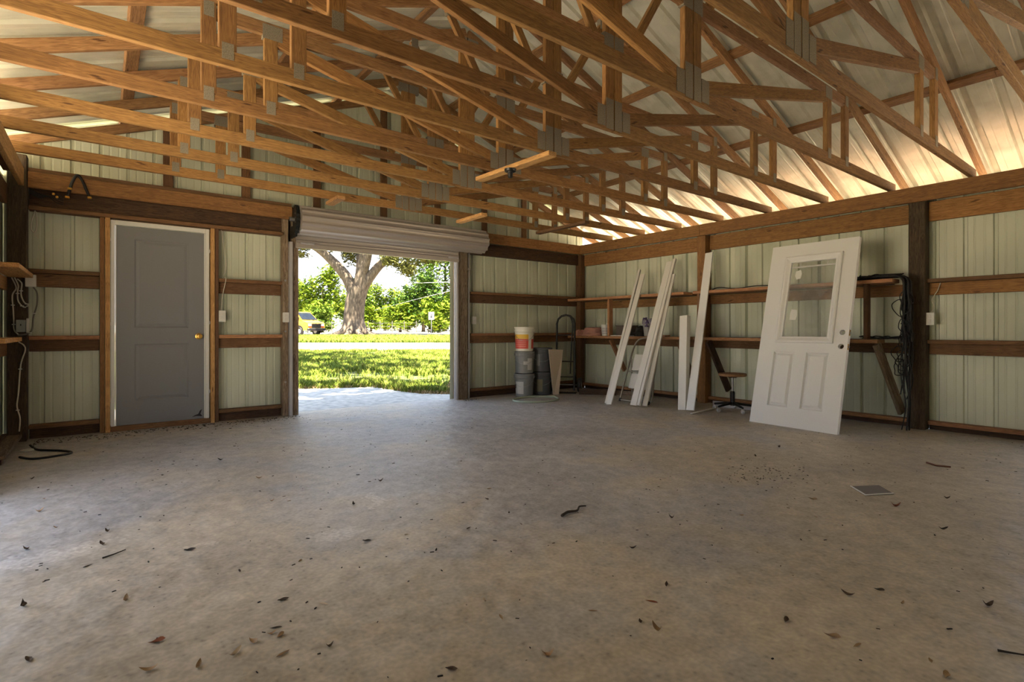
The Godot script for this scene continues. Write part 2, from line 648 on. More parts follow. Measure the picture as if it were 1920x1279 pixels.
func build_front_wall() -> void:
	var w := setting("wall_front")
	var cuts := [-0.75, 0.085, 0.905, 1.79, 1.86, 2.676, 2.98, 3.56, 4.04, 4.445, 5.33, 6.216, 6.79]
	for i in cuts.size() - 1:
		var a: float = cuts[i]
		var b: float = cuts[i + 1]
		var bottom := 0.0
		if a > 0.08 and b < 0.91:
			bottom = 2.10
		elif a > 1.85 and b < 4.05:
			bottom = 2.16
		part(w, "metal_panel", sheet_mesh(a, b, 4.641, 0.2214, func(_s: float) -> float: return bottom, func(s: float) -> float: return gable(s)), mats.painted_sheet, Transform3D(Basis.IDENTITY, V(0, 0, 6.712)))
	# corner posts, door posts
	beam(w, "post", -0.68, -0.545, 0, 2.62, 6.53, 6.665, "post", 0.006)
	beam(w, "post", 6.605, 6.72, 0, 2.33, 6.585, 6.70, "girt", 0.006)
	beam(w, "post", 1.682, 1.744, 0, 2.34, 6.585, 6.70, "grey", 0.004)
	beam(w, "post", 1.782, 1.858, 0, 2.34, 6.575, 6.705, "grey", 0.004)
	beam(w, "post", 4.088, 4.262, 0, 2.34, 6.565, 6.70, "grey", 0.006)
	beam(w, "stud", -0.02, 0.019, 0, 2.13, 6.60, 6.705, "header")
	beam(w, "stud", 0.0215, 0.061, 0, 2.13, 6.585, 6.67, "stud")
	beam(w, "stud", 0.9365, 0.975, 0, 2.13, 6.585, 6.67, "stud")
	beam(w, "stud", 0.978, 1.016, 0, 2.13, 6.60, 6.705, "girt")
	# ledgers and girts of the bays
	for bay in [[-0.54, -0.022], [1.018, 1.680], [4.335, 6.603]]:
		var x0: float = bay[0]
		var x1: float = bay[1]
		for g in [[1.425, 1.548], [0.815, 0.924]]:
			beam(w, "girt", x0, x1, g[0], g[1], 6.662, 6.70, "girt")
			beam(w, "ledger", x0, x1, g[1] + 0.001, g[1] + 0.039, 6.595, 6.70, "shelf" if g[0] < 1.0 else "girt")
		beam(w, "skirt_board", x0, x1, 0.0, 0.095, 6.665, 6.70, "dark")
		beam(w, "ledger", x0, x1, 0.097, 0.133, 6.60, 6.70, "girt")
	# heavy framing over the door and to the corners
	beam(w, "lintel", -0.54, 1.70, 2.172, 2.338, 6.645, 6.685, "dark")
	beam(w, "ledger", -0.54, 1.70, 2.131, 2.170, 6.585, 6.70, "girt")
	beam(w, "header", -0.54, 1.775, 2.322, 2.470, 6.535, 6.575, "header")
	beam(w, "header", -0.54, 1.775, 2.472, 2.512, 6.56, 6.70, "girt")
	beam(w, "lintel", 4.30, 6.60, 2.145, 2.330, 6.63, 6.67, "dark")
	beam(w, "header", 4.30, 6.585, 2.325, 2.478, 6.545, 6.585, "header")
	beam(w, "header", 1.785, 4.295, 2.345, 2.478, 6.60, 6.64, "girt")
	# folded corner flashings outside
	for x in [-0.755, 6.725]:
		block(w, "corner_flashing", V(x, 0.0, 6.765), V(x + 0.07, 2.75, 6.735), mats.painted_sheet)
	# gable framing
	for s in [-1.0, 1.0]:
		board(w, "gable_rafter", V(XC + s * 0.01, 4.085, 6.66), V(XC + s * 4.40, 4.085 - PITCH * 4.39, 6.66), 0.089, 0.038, "rafter")
	for x in [0.55, 1.30, 2.10, 2.98, 3.80, 4.62, 5.40]:
		board(w, "gable_stud", V(x, 2.48, 6.66), V(x, gable(x) - 0.075, 6.66), 0.089, 0.038, "girt", Vector3.RIGHT)
	# bolts on the frame beside the roller door
	for y in [0.4, 1.0, 1.6]:
		part(w, "bolt", lathe_mesh([Vector2(0.012, 0), Vector2(0.012, 0.006), Vector2(0, 0.008)], 10), mats.steel, Transform3D(Basis(Vector3.RIGHT, Vector3.BACK, Vector3.DOWN), V(1.71, y, 6.584)))


func build_side_walls() -> void:
	var r := setting("wall_right")
	var cuts := [0.65, 0.945, 1.847, 2.749, 3.651, 4.553, 5.455, 6.357, 6.71]
	for i in cuts.size() - 1:
		var a: float = -cuts[i + 1]
		var b: float = -cuts[i]
		part(r, "metal_panel", sheet_mesh(a, b, -5.906, 0.2255, func(_s: float) -> float: return 0.02, func(_s: float) -> float: return 2.44), mats.painted_sheet, Transform3D(Basis(Vector3.BACK, Vector3.UP, Vector3.LEFT), Vector3(6.762, 0, 0)))
	for d in [[4.155, 4.285, "header"], [1.68, 1.82, "post"], [0.56, 0.70, "post"], [-1.30, -1.16, "post"]]:
		beam(r, "post", 6.60, 6.74, 0, 2.33, d[0], d[1], d[2], 0.006)
	for span in [[0.705, 1.675], [1.825, 4.15], [4.29, 6.58]]:
		for g in [[1.375, 1.498], [0.768, 0.878]]:
			beam(r, "girt", 6.715, 6.752, g[0], g[1], span[0], span[1], "header" if g[0] > 1.0 else "girt")
			if span[0] < 1.8:                                      # the other bays carry shelf planks instead
				beam(r, "ledger", 6.645, 6.752, g[1] + 0.001, g[1] + 0.039, span[0], span[1], "girt")
		beam(r, "skirt_board", 6.715, 6.752, 0.0, 0.05, span[0], span[1], "dark")
		beam(r, "ledger", 6.66, 6.752, 0.052, 0.09, span[0], span[1], "shelf")
		beam(r, "top_girt", 6.70, 6.74, 2.132, 2.33, span[0], span[1], "header")
	beam(r, "eave_beam", 6.562, 6.60, 2.325, 2.480, -1.3, 4.22, "header")
	beam(r, "eave_beam", 6.562, 6.60, 2.325, 2.480, 4.222, 6.585, "header")
	beam(r, "eave_plate", 6.602, 6.75, 2.441, 2.480, -1.3, 6.585, "girt")
	# the left side has one wide open bay; the bays before and behind it are clad
	var l := setting("wall_left")
	for i in 4:
		part(l, "metal_panel", sheet_mesh(-1.3 + i * 0.83, -0.47 + i * 0.83, 5.906, 0.2255, func(_s: float) -> float: return 0.02, func(_s: float) -> float: return 2.44), mats.painted_sheet, Transform3D(Basis(Vector3.FORWARD, Vector3.UP, Vector3.RIGHT), Vector3(-0.722, 0, 0)))
	part(l, "metal_panel", sheet_mesh(5.455, 6.357, 5.906, 0.2255, func(_s: float) -> float: return 0.02, func(_s: float) -> float: return 2.44), mats.painted_sheet, Transform3D(Basis(Vector3.FORWARD, Vector3.UP, Vector3.RIGHT), Vector3(-0.722, 0, 0)))
	part(l, "metal_panel", sheet_mesh(6.357, 6.71, 5.906, 0.2255, func(_s: float) -> float: return 0.02, func(_s: float) -> float: return 2.44), mats.painted_sheet, Transform3D(Basis(Vector3.FORWARD, Vector3.UP, Vector3.RIGHT), Vector3(-0.722, 0, 0)))
	part(l, "metal_panel", sheet_mesh(4.553, 5.455, 5.906, 0.2255, func(_s: float) -> float: return 0.02, func(_s: float) -> float: return 2.44), mats.painted_sheet, Transform3D(Basis(Vector3.FORWARD, Vector3.UP, Vector3.RIGHT), Vector3(-0.722, 0, 0)))
	for d in [[4.42, 4.555], [2.0, 2.14], [-1.30, -1.16]]:
		beam(l, "post", -0.70, -0.605, 0, 2.44, d[0], d[1], "post", 0.006)
	for g in [[1.375, 1.490, "header"], [0.79, 0.915, "header"], [0.0, 0.09, "dark"], [2.15, 2.33, "girt"]]:
		beam(l, "girt", -0.712, -0.675, g[0], g[1], 4.56, 6.52, g[2])
	beam(l, "eave_beam", -0.60, -0.562, 2.325, 2.485, -1.3, 6.50, "stud")
	beam(l, "eave_plate", -0.70, -0.602, 2.441, 2.485, -1.3, 6.50, "girt")


func build_rear_end() -> void:
	var w := setting("wall_back")
	var cuts := [-0.72, 0.2, 1.1, 2.0, 2.98, 3.9, 4.8, 5.7, 6.76]
	for i in cuts.size() - 1:
		part(w, "metal_panel", sheet_mesh(-cuts[i + 1], -cuts[i], 0.0, 0.2286, func(_s: float) -> float: return 0.0, func(s: float) -> float: return gable(-s)), mats.painted_sheet, Transform3D(Basis(Vector3.LEFT, Vector3.UP, Vector3.FORWARD), Vector3(0, 0, 1.332)))
	for y in [0.05, 0.82, 1.43, 2.2]:
		beam(w, "girt", -0.55, 6.58, y, y + 0.13, -1.325, -1.285, "girt")
	for s in [-1.0, 1.0]:
		board(w, "end_rafter", V(XC + s * 0.01, 4.085, -1.30), V(XC + s * 4.40, 4.085 - PITCH * 4.39, -1.30), 0.089, 0.038, "rafter")


# ------------------------------------------------------------------ roof
func roof_y(o: float) -> float:           # underside of the top chords at o from the ridge line
	return 4.038 - PITCH * absf(o)


func build_roof() -> void:
	var c := setting("ceiling")
	var slope := atan(PITCH)
	var lift := (0.089 + 0.038) / cos(slope) + 0.002
	for s in [-1.0, 1.0]:
		var down := Vector3(s * cos(slope), -sin(slope), 0)
		var inner := Vector3(-s * sin(slope), -cos(slope), 0)
		var across := down.cross(inner)
		for i in 10:
			var d0 := -1.45 + i * 0.9144
			var d1 := minf(d0 + 0.9144, 6.86)
			var sa := d0 if across.z < 0.0 else -d1
			var sb := d1 if across.z < 0.0 else -d0
			part(c, "roof_panel", sheet_mesh(sa, sb, 0.1, 0.2286, func(_s: float) -> float: return 0.0, func(_s: float) -> float: return 4.75, 0.026, 1.8), mats.galvanised_sheet, Transform3D(Basis(across, down, inner), Vector3(XC, 4.038 + lift, 0)))
		for o in [0.63, 1.62, 2.80, 4.36]:
			var y := roof_y(o) + (0.089 + 0.019) / cos(slope)
			for run in [[-1.42, 1.0], [1.002, 4.6], [4.602, 6.82]]:
				board(c, "purlin", V(XC + s * o, y, run[0]), V(XC + s * o, y, run[1]), 0.038, 0.092, "rafter", -inner)
	var ridge := prism_mesh(PackedVector2Array([Vector2(-0.2, -0.073), Vector2(0, 0), Vector2(0.2, -0.073), Vector2(0.2, -0.070), Vector2(0, 0.004), Vector2(-0.2, -0.070)]), -6.88, 1.47)
	part(c, "ridge_cap", ridge, mats.galvanised_sheet, Transform3D(Basis.IDENTITY, Vector3(XC, 4.038 + lift + 0.024, 0)))


func make_truss() -> Node3D:
	var t := Node3D.new()
	var P := func(o: float, y: float) -> Vector3: return Vector3(o, y, 0)
	for s in [-1.0, 1.0]:
		board(t, "bottom_chord", P.call(s * 0.001, 2.5275), P.call(s * 3.72, 2.5275), 0.089, 0.038, "truss")
		board(t, "top_chord", P.call(s * 0.01, roof_y(0.01) + 0.0474), P.call(s * 4.40, roof_y(4.40) + 0.0474), 0.089, 0.038, "rafter")
		board(t, "king_post", P.call(s * 0.046, 2.572), P.call(s * 0.046, roof_y(0.09)), 0.089, 0.038, "truss", Vector3.RIGHT)
		board(t, "collar", P.call(s * 0.092, 3.11), P.call(s * 2.38, 3.11), 0.089, 0.0375, "rafter")
		board(t, "web", P.call(s * 0.12, 2.60), P.call(s * 2.00, 3.05), 0.089, 0.0385, "truss")
		board(t, "vertical", P.call(s * 2.05, 2.572), P.call(s * 2.05, 3.07), 0.089, 0.038, "truss", Vector3.RIGHT)
		board(t, "vertical", P.call(s * 2.43, 2.572), P.call(s * 2.43, roof_y(2.39)), 0.089, 0.038, "truss", Vector3.RIGHT)
		board(t, "ridge_web", P.call(s * 0.20, 3.15), P.call(s * 0.62, roof_y(0.66)), 0.065, 0.038, "truss", Vector3.RIGHT)
		for g in [[0.046, 2.60, 0.080, 0.22], [0.135, 2.575, 0.085, 0.15], [0.055, 3.12, 0.10, 0.13], [2.05, 2.565, 0.06, 0.09], [2.43, 2.565, 0.06, 0.09], [2.04, 3.09, 0.13, 0.10], [2.43, 3.12, 0.06, 0.10], [0.07, 3.985, 0.13, 0.10], [0.60, 3.78, 0.07, 0.09]]:
			part(t, "gusset_plate", cbox(Vector3(g[2], g[3], 0.0425), 0.0005), mats.plate, Transform3D(Basis.IDENTITY, Vector3(s * g[0], g[1], 0)))
	return t


func build_trusses() -> void:
	var order := ["nearest the camera at the top right corner", "second from the camera", "third from the camera", "fourth from the camera", "fifth from the camera", "fifth from the front wall", "third from the front wall", "second from the front wall", "nearest the front wall by the roller drum"]
	order[5] = "fourth from the front wall"
	var proto := make_truss()
	for i in 9:
		var o: Node3D = proto if i == 8 else proto.duplicate()
		o.name = numbered("roof_truss")
		add_child(o)
		o.position = V(XC, 0, 0.66 * (i + 1))
		for piece in o.get_children():
			if not piece.name.begins_with("gusset"):
				piece.material_override = wood("rafter" if piece.name.begins_with("top") or piece.name.begins_with("collar") else "truss")
		o.set_meta("label", "orange brown timber roof truss, " + order[i])
		o.set_meta("category", "truss")
		o.set_meta("group", "timber roof trusses")
	# loose lateral braces nailed under the chords
	var b := board(self, numbered("lateral_brace"), V(2.865, 2.463, 4.22), V(2.915, 2.463, 3.22), 0.038, 0.089, "stud")
	tag(b, "pale short board nailed under the middle of two truss chords, carrying a black lamp socket", "brace", "lateral braces")
	b = board(self, numbered("lateral_brace"), V(2.06, 2.463, 6.08), V(2.06, 2.463, 5.70), 0.038, 0.089, "stud")
	tag(b, "pale short board end under the chord above the left of the roller drum", "brace", "lateral braces")
	b = board(self, numbered("lateral_brace"), V(3.78, 2.463, 6.05), V(3.78, 2.463, 5.45), 0.038, 0.089, "stud")
	tag(b, "pale short board end under the chord above the right end of the roller drum", "brace", "lateral braces")
	b = board(self, numbered("lateral_brace"), V(5.15, 2.463, 6.02), V(5.15, 2.463, 5.0), 0.038, 0.089, "girt")
	tag(b, "dark flat board under the far truss chords near the right corner", "brace", "lateral braces")
	var l := thing("lamp_socket", "black empty lamp socket hanging from the short pale board under the trusses", "lamp socket", V(2.86, 2.443, 3.72))
	part(l, "base", lathe_mesh([Vector2(0, -0.02), Vector2(0.05, -0.02), Vector2(0.055, 0), Vector2(0, 0)], 16), mats.black_paint)
	part(l, "socket", lathe_mesh([Vector2(0, -0.075), Vector2(0.017, -0.075), Vector2(0.022, -0.07), Vector2(0.024, -0.03), Vector2(0.03, -0.02), Vector2(0, -0.02)], 14), mats.black_rubber)


func tag(o: Node, label: String, category: String, group := "") -> void:
	o.set_meta("label", label)
	o.set_meta("category", category)
	if group:
		o.set_meta("group", group)


# ------------------------------------------------------------------ doors
# a door leaf, x 0..w, y 0..h, its face at z = 0: window opening, sunk grooves round raised panels, bored holes
func door_leaf(w: float, h: float, thick: float, window: Rect2, panels: Array, holes: Array, hole_r: float, deep: float) -> ArrayMesh:
	var st := begin()
	var cells: Array[Rect2] = []
	for p in panels:
		cells.append(p)
	if window.size.x > 0.0:
		cells.append(window)
	var bored: Array[Rect2] = []
	for c in holes:
		bored.append(Rect2(c.x - 0.04, c.y - 0.04, 0.08, 0.08))
	cells.append_array(bored)
	var xs := [0.0, w]
	var ys := [0.0, h]
	for c in cells:
		for v in [c.position.x, c.end.x]:
			if not xs.has(v):
				xs.append(v)
		for v in [c.position.y, c.end.y]:
			if not ys.has(v):
				ys.append(v)
	xs.sort()
	ys.sort()
	for side in [0, 1]:
		var z := 0.0 if side == 0 else -thick
		var n := Vector3(0, 0, 1.0 if side == 0 else -1.0)
		for i in xs.size() - 1:
			for j in ys.size() - 1:
				var mid := Vector2((xs[i] + xs[i + 1]) * 0.5, (ys[j] + ys[j + 1]) * 0.5)
				var open := false
				for c in cells:
					if c.has_point(mid) and not (side == 1 and panels.has(c)):
						open = true
				if not open:
					quad(st, Vector3(xs[i], ys[j], z), Vector3(xs[i + 1], ys[j], z), Vector3(xs[i + 1], ys[j + 1], z), Vector3(xs[i], ys[j + 1], z), n)
		for k in bored.size():
			var c: Vector2 = holes[k]
			for a in 24:
				var pts := []
				for e in [a, a + 1]:
					var dir := Vector2(cos(TAU * e / 24.0), sin(TAU * e / 24.0))
					var sq := dir * (0.04 / maxf(absf(dir.x), absf(dir.y)))
					pts.append(Vector3(c.x + dir.x * hole_r, c.y + dir.y * hole_r, z))
					pts.append(Vector3(c.x + sq.x, c.y + sq.y, z))
				quad(st, pts[0], pts[1], pts[3], pts[2], n)
				if side == 0:
					var back := Vector3(0, 0, -thick)
					quad(st, pts[0], pts[2], pts[2] + back, pts[0] + back, Vector3(c.x, c.y, 0) - pts[0])
	for p in panels:
		var r: Rect2 = p
		var steps := [[0.0, 0.0], [0.012, -deep], [0.018, -deep], [0.042, -0.001]]
		for s in steps.size() - 1:
			var a := r.grow(-steps[s][0])
			var b := r.grow(-steps[s + 1][0])
			var qa := [a.position, Vector2(a.end.x, a.position.y), a.end, Vector2(a.position.x, a.end.y)]
			var qb := [b.position, Vector2(b.end.x, b.position.y), b.end, Vector2(b.position.x, b.end.y)]
			for k in 4:
				var j := (k + 1) % 4
				quad(st, Vector3(qa[k].x, qa[k].y, steps[s][1]), Vector3(qa[j].x, qa[j].y, steps[s][1]), Vector3(qb[j].x, qb[j].y, steps[s + 1][1]), Vector3(qb[k].x, qb[k].y, steps[s + 1][1]), Vector3(0, 0, 1))
		var inner := r.grow(-0.042)
		quad(st, Vector3(inner.position.x, inner.position.y, -0.001), Vector3(inner.end.x, inner.position.y, -0.001), Vector3(inner.end.x, inner.end.y, -0.001), Vector3(inner.position.x, inner.end.y, -0.001), Vector3(0, 0, 1))
	var rims := [[Rect2(0, 0, w, h), 1.0]]
	if window.size.x > 0.0:
		rims.append([window, -1.0])
	for rim in rims:
		var r: Rect2 = rim[0]
		var q := [r.position, Vector2(r.end.x, r.position.y), r.end, Vector2(r.position.x, r.end.y)]
		for k in 4:
			var a: Vector2 = q[k]
			var b: Vector2 = q[(k + 1) % 4]
			var n: Vector2 = ((a + b) * 0.5 - r.get_center()) * rim[1]
			quad(st, Vector3(a.x, a.y, 0), Vector3(b.x, b.y, 0), Vector3(b.x, b.y, -thick), Vector3(a.x, a.y, -thick), Vector3(n.x, n.y, 0))
	return st.commit()


# a picture frame moulding: steps of [how far in from the outline, height]
func frame_mesh(r: Rect2, steps: Array) -> ArrayMesh:
	var st := begin()
	for s in steps.size() - 1:
		var a := r.grow(-steps[s][0])
		var b := r.grow(-steps[s + 1][0])
		var qa := [a.position, Vector2(a.end.x, a.position.y), a.end, Vector2(a.position.x, a.end.y)]
		var qb := [b.position, Vector2(b.end.x, b.position.y), b.end, Vector2(b.position.x, b.end.y)]
		for k in 4:
			var j := (k + 1) % 4
			quad(st, Vector3(qa[k].x, qa[k].y, steps[s][1]), Vector3(qa[j].x, qa[j].y, steps[s][1]), Vector3(qb[j].x, qb[j].y, steps[s + 1][1]), Vector3(qb[k].x, qb[k].y, steps[s + 1][1]), Vector3(0, 0, 1))
	return st.commit()


func build_grey_door() -> void:
	var d := setting("door_1")
	var leaf := door_leaf(0.782, 2.012, 0.044, Rect2(), [Rect2(0.155, 0.235, 0.475, 0.585), Rect2(0.155, 0.985, 0.475, 0.905)], [], 0.0, 0.007)
	var slab := part(d, "slab", leaf, mats.grey_paint, Transform3D(Basis.IDENTITY, V(0.104, 0.055, 6.632)))
	var knob := Transform3D(Basis(Vector3.RIGHT, Vector3.BACK, Vector3.DOWN), Vector3(0.725, 0.893, 0))
	part(slab, "knob", lathe_mesh([Vector2(0.034, 0), Vector2(0.034, 0.004), Vector2(0.016, 0.010), Vector2(0.013, 0.028), Vector2(0.024, 0.040), Vector2(0.029, 0.052), Vector2(0.024, 0.062), Vector2(0.010, 0.065), Vector2(0, 0.065)], 20), mats.brass, knob)
	part(slab, "scuff", prism_mesh(PackedVector2Array([Vector2(0.66, 0.02), Vector2(0.70, 0.03), Vector2(0.76, 0.022), Vector2(0.74, 0.05), Vector2(0.755, 0.10), Vector2(0.735, 0.085), Vector2(0.72, 0.05), Vector2(0.69, 0.04)]), 0.0, 0.0008), mats.black_rubber)
	block(d, "jamb", V(0.066, 0.02, 6.69), V(0.100, 2.118, 6.612), mats.jamb_white)
	block(d, "jamb", V(0.890, 0.02, 6.69), V(0.926, 2.118, 6.612), mats.jamb_white)
	block(d, "jamb", V(0.1005, 2.072, 6.69), V(0.8895, 2.118, 6.612), mats.jamb_white)
	for s in [[0.101, 0.112], [0.878, 0.889]]:
		block(d, "stop", V(s[0], 0.055, 6.632), V(s[1], 2.07, 6.622), mats.jamb_white, 0.001)
	beam(d, "sill", 0.02, 0.96, 0.002, 0.054, 6.60, 6.70, "girt")
	for s in [[0.0625, 0.30], [0.0625, 1.06], [0.0625, 1.90], [0.9275, 0.33], [0.9275, 1.08], [0.9275, 1.86]]:
		block(d, "shim", V(s[0] - 0.004, s[1], 6.66), V(s[0] + 0.006, s[1] + 0.035, 6.60), mats.white_trim, 0.001)


func build_roller_door() -> void:
	var r := thing("roller_door", "grey corrugated steel roller door coiled up above the open doorway", "roller door", V(0, 0, 6.375))
	var outline := PackedVector2Array()
	var ridges := 13
	for k in ridges * 8:
		var a := TAU * k / (ridges * 8)
		var rad := 0.158 + 0.014 * sin(a * ridges) * (1.0 if sin(a * ridges) > -0.2 else 0.3)
		outline.append(Vector2(cos(a) * rad, sin(a) * rad))
	var to_x := Basis(Vector3.BACK, Vector3.UP, Vector3.LEFT)
	part(r, "coil", prism_mesh(outline, -4.40, -1.80), mats.roller_curtain, Transform3D(to_x, Vector3(0, 2.295, 0)))
	part(r, "axle", tube_mesh([Vector3(1.70, 2.295, 0), Vector3(4.50, 2.295, 0)], 0.025, 10), mats.steel)
	# the end of the curtain hanging to its bottom bar
	var prof := PackedVector2Array()
	var back := PackedVector2Array()
	for k in 34:
		var y := 2.30 - 0.27 * k / 33.0
		var off := 0.010 * maxf(sin(k * 0.75), -0.15)
		prof.append(Vector2(-0.162 + off, y))
		back.append(Vector2(-0.166 + off, y))
	back.reverse()
	prof.append_array(back)
	part(r, "curtain", prism_mesh(prof, -4.08, -1.815), mats.roller_curtain, Transform3D(to_x, Vector3.ZERO))
	block(r, "bottom_bar", Vector3(1.815, 1.995, -0.185), Vector3(4.08, 2.05, -0.145), mats.roller_curtain)
	block(r, "handle", Vector3(1.86, 2.04, -0.148), Vector3(2.02, 2.062, -0.12), mats.track)
	block(r, "handle", Vector3(3.90, 2.04, -0.148), Vector3(4.06, 2.062, -0.12), mats.track)
	var gear := PackedVector2Array()
	for k in 40:
		var a := TAU * k / 40.0
		var rad := 0.165 if k % 2 == 0 else 0.15
		gear.append(Vector2(cos(a) * rad * 0.55, sin(a) * rad))
	part(r, "end_bracket", prism_mesh(gear, -1.795, -1.755), mats.roller_dark, Transform3D(to_x, Vector3(0, 2.30, 0.0)))
	block(r, "bracket_arm", Vector3(1.765, 2.10, -0.20), Vector3(1.785, 2.24, 0.01), mats.roller_dark)
	block(r, "bracket_arm", Vector3(4.405, 2.17, -0.20), Vector3(4.425, 2.44, 0.05), mats.steel)
	for y in [2.26, 2.31, 2.36]:
		part(r, "bolt", lathe_mesh([Vector2(0, -0.006), Vector2(0.011, -0.006), Vector2(0.011, 0), Vector2(0, 0.002)], 8), mats.steel, Transform3D(Basis(Vector3.UP, Vector3.LEFT, Vector3.BACK), Vector3(1.754, y, 0.03)))
	# guides down both posts: folded channels
	for g in [[1.762, 1.0], [4.058, -1.0]]:
		var ch := PackedVector2Array([Vector2(-0.018, 0.028), Vector2(0.018, 0.028), Vector2(0.018, 0.024), Vector2(-0.014, 0.024), Vector2(-0.014, -0.024), Vector2(0.018, -0.024), Vector2(0.018, -0.028), Vector2(-0.018, -0.028)])
		part(r, "guide", prism_mesh(ch, 0.0, 2.06), mats.track, Transform3D(Basis(Vector3.RIGHT * g[1], Vector3.FORWARD * g[1], Vector3.UP), Vector3(g[0], 0, -0.19)))
	var c := thing("conduit", "thin grey conduit pipe running up the post right of the doorway", "pipe", V(4.297, 0, 6.60))
	part(c, "pipe", tube_mesh([Vector3(0, 0.0, 0), Vector3(0, 2.15, 0)], 0.016, 10), mats.steel)
	block(c, "strap", Vector3(-0.03, 1.90, -0.03), Vector3(0.03, 1.93, 0.019), mats.steel, 0.002)
	block(c, "strap", Vector3(-0.03, 0.70, -0.03), Vector3(0.03, 0.73, 0.019), mats.steel, 0.002)


func build_leaning_door() -> void:
	var foot := V(5.698, 0.0, 3.043)
	var bx := (V(5.637, 0, 2.114) - foot).normalized()
	var by := (V(6.18, 1.97, 3.07) - foot)
	by = (by - bx * by.dot(bx)).normalized()
	var d := thing("entry_door", "white panelled entry door with half window leaning against the right wall shelves", "door", foot)
	d.basis = Basis(bx, by, bx.cross(by))
	var window := Rect2(0.215, 0.945, 0.525, 0.905)
	var slab := part(d, "slab", door_leaf(0.914, 2.032, 0.044, window, [Rect2(0.175, 0.205, 0.225, 0.60), Rect2(0.525, 0.205, 0.225, 0.60)], [Vector2(0.856, 1.022), Vector2(0.856, 0.878)], 0.027, 0.020), mats.white_paint)
	for y in [1.022, 0.878]:
		block(slab, "latch_plate", Vector3(0.9135, y - 0.03, -0.034), Vector3(0.9165, y + 0.03, -0.010), mats.brass, 0.001)
		block(slab, "latch_bolt", Vector3(0.9165, y - 0.011, -0.028), Vector3(0.9265, y + 0.011, -0.016), mats.steel, 0.002)
	var fr := part(d, "window_frame", frame_mesh(Rect2(0.175, 0.905, 0.605, 0.985), [[0.0, 0.0], [0.003, 0.020], [0.016, 0.026], [0.030, 0.022], [0.052, 0.006], [0.068, 0.002], [0.070, -0.020]]), mats.white_paint)
	block(d, "glass_pane", Vector3(0.235, 0.965, -0.024), Vector3(0.720, 1.830, -0.020), mats.pane, 0.0005)
	var bl := part(d, "blind_rail", cbox(Vector3(0.475, 0.016, 0.012), 0.002), mats.white_paint, Transform3D(Basis.IDENTITY, Vector3(0.478, 1.772, -0.034)))
	block(bl, "blind_cord", Vector3(-0.150, 0.0, -0.003), Vector3(-0.144, 0.045, 0.003), mats.white_paint, 0.001)
	block(bl, "blind_cord", Vector3(0.134, 0.0, -0.003), Vector3(0.140, 0.045, 0.003), mats.white_paint, 0.001)
	part(d, "sticker", prism_mesh(PackedVector2Array([Vector2(0.29, 1.165), Vector2(0.355, 1.165), Vector2(0.368, 1.21), Vector2(0.362, 1.275), Vector2(0.30, 1.285), Vector2(0.288, 1.235)]), -0.0195, -0.0188), mats.white_plastic)
	part(d, "sticker", prism_mesh(PackedVector2Array([Vector2(0.31, 1.625), Vector2(0.352, 1.635), Vector2(0.362, 1.69), Vector2(0.345, 1.735), Vector2(0.295, 1.72), Vector2(0.29, 1.67)]), -0.0195, -0.0188), mats.white_plastic)
	fr.set_meta("label", "raised white window moulding")


# ------------------------------------------------------------------ shelves and leaning boards
func build_shelves() -> void:
	var f := thing("plank_shelf", "two tier plank shelf on the right wall between the corner and the first post", "shelf", Vector3.ZERO, "plank shelves")
	for y in [1.5, 0.88]:
		beam(f, "plank", 6.29, 6.50, y, y + 0.038, 4.29, 6.575, "shelf")
		beam(f, "plank", 6.505, 6.705, y, y + 0.038, 4.29, 6.575, "girt")
	board(f, "upright", V(6.34, 0.919, 5.66), V(6.34, 1.499, 5.66), 0.089, 0.038, "shelf", Vector3.RIGHT)
	board(f, "brace", V(6.33, 0.872, 5.64), V(6.69, 0.36, 5.66), 0.075, 0.036, "shelf")
	board(f, "brace", V(6.33, 0.872, 4.40), V(6.69, 0.30, 4.40), 0.089, 0.036, "girt")
	var n := thing("plank_shelf", "two tier plank shelf on the right wall behind the leaning white door", "shelf", Vector3.ZERO, "plank shelves")
	for y in [1.5, 0.88]:
		var d0 := 1.87 if y > 1.0 else 2.0
		beam(n, "plank", 6.29, 6.50, y, y + 0.038, d0, 4.15, "shelf")
		beam(n, "plank", 6.505, 6.705, y, y + 0.038, d0 + 0.1, 4.15, "girt")
	board(n, "upright", V(6.34, 0.919, 2.11), V(6.34, 1.499, 2.11), 0.089, 0.038, "girt", Vector3.RIGHT)
	board(n, "upright", V(6.34, 0.919, 4.07), V(6.34, 1.499, 4.07), 0.089, 0.038, "girt", Vector3.RIGHT)
	board(n, "brace", V(6.33, 0.872, 3.94), V(6.69, 0.20, 3.86), 0.089, 0.036, "dark")
	board(n, "brace", V(6.33, 0.872, 2.02), V(6.68, 0.14, 1.90), 0.089, 0.036, "grey")
	var l := thing("plank_shelf", "shelf boards along the left wall, cut off by the picture's left edge", "shelf", Vector3.ZERO, "plank shelves")
	beam(l, "plank", -0.674, -0.50, 1.492, 1.530, 5.47, 6.50, "stud")
	beam(l, "plank", -0.674, -0.575, 0.917, 0.955, 5.47, 6.50, "stud")
	beam(l, "plank", -0.674, -0.575, 0.045, 0.075, 5.47, 6.50, "grey")
	for d in [5.5, 6.3]:
		beam(l, "block", -0.67, -0.60, 0.0, 0.044, d, d + 0.09, "dark")


func lean_board(called: String, label: String, a: Vector3, b: Vector3, wide: float, thick: float, m: Material, group := "", turn := 0.0) -> MeshInstance3D:
	var t := along(a, b, Vector3.BACK)
	t.basis = t.basis * Basis(Vector3.RIGHT, turn)
	t.origin += Vector3.UP * 0.003
	return solo(called, label, "board", cbox(Vector3(a.distance_to(b), wide, thick), 0.002), m, t, group)


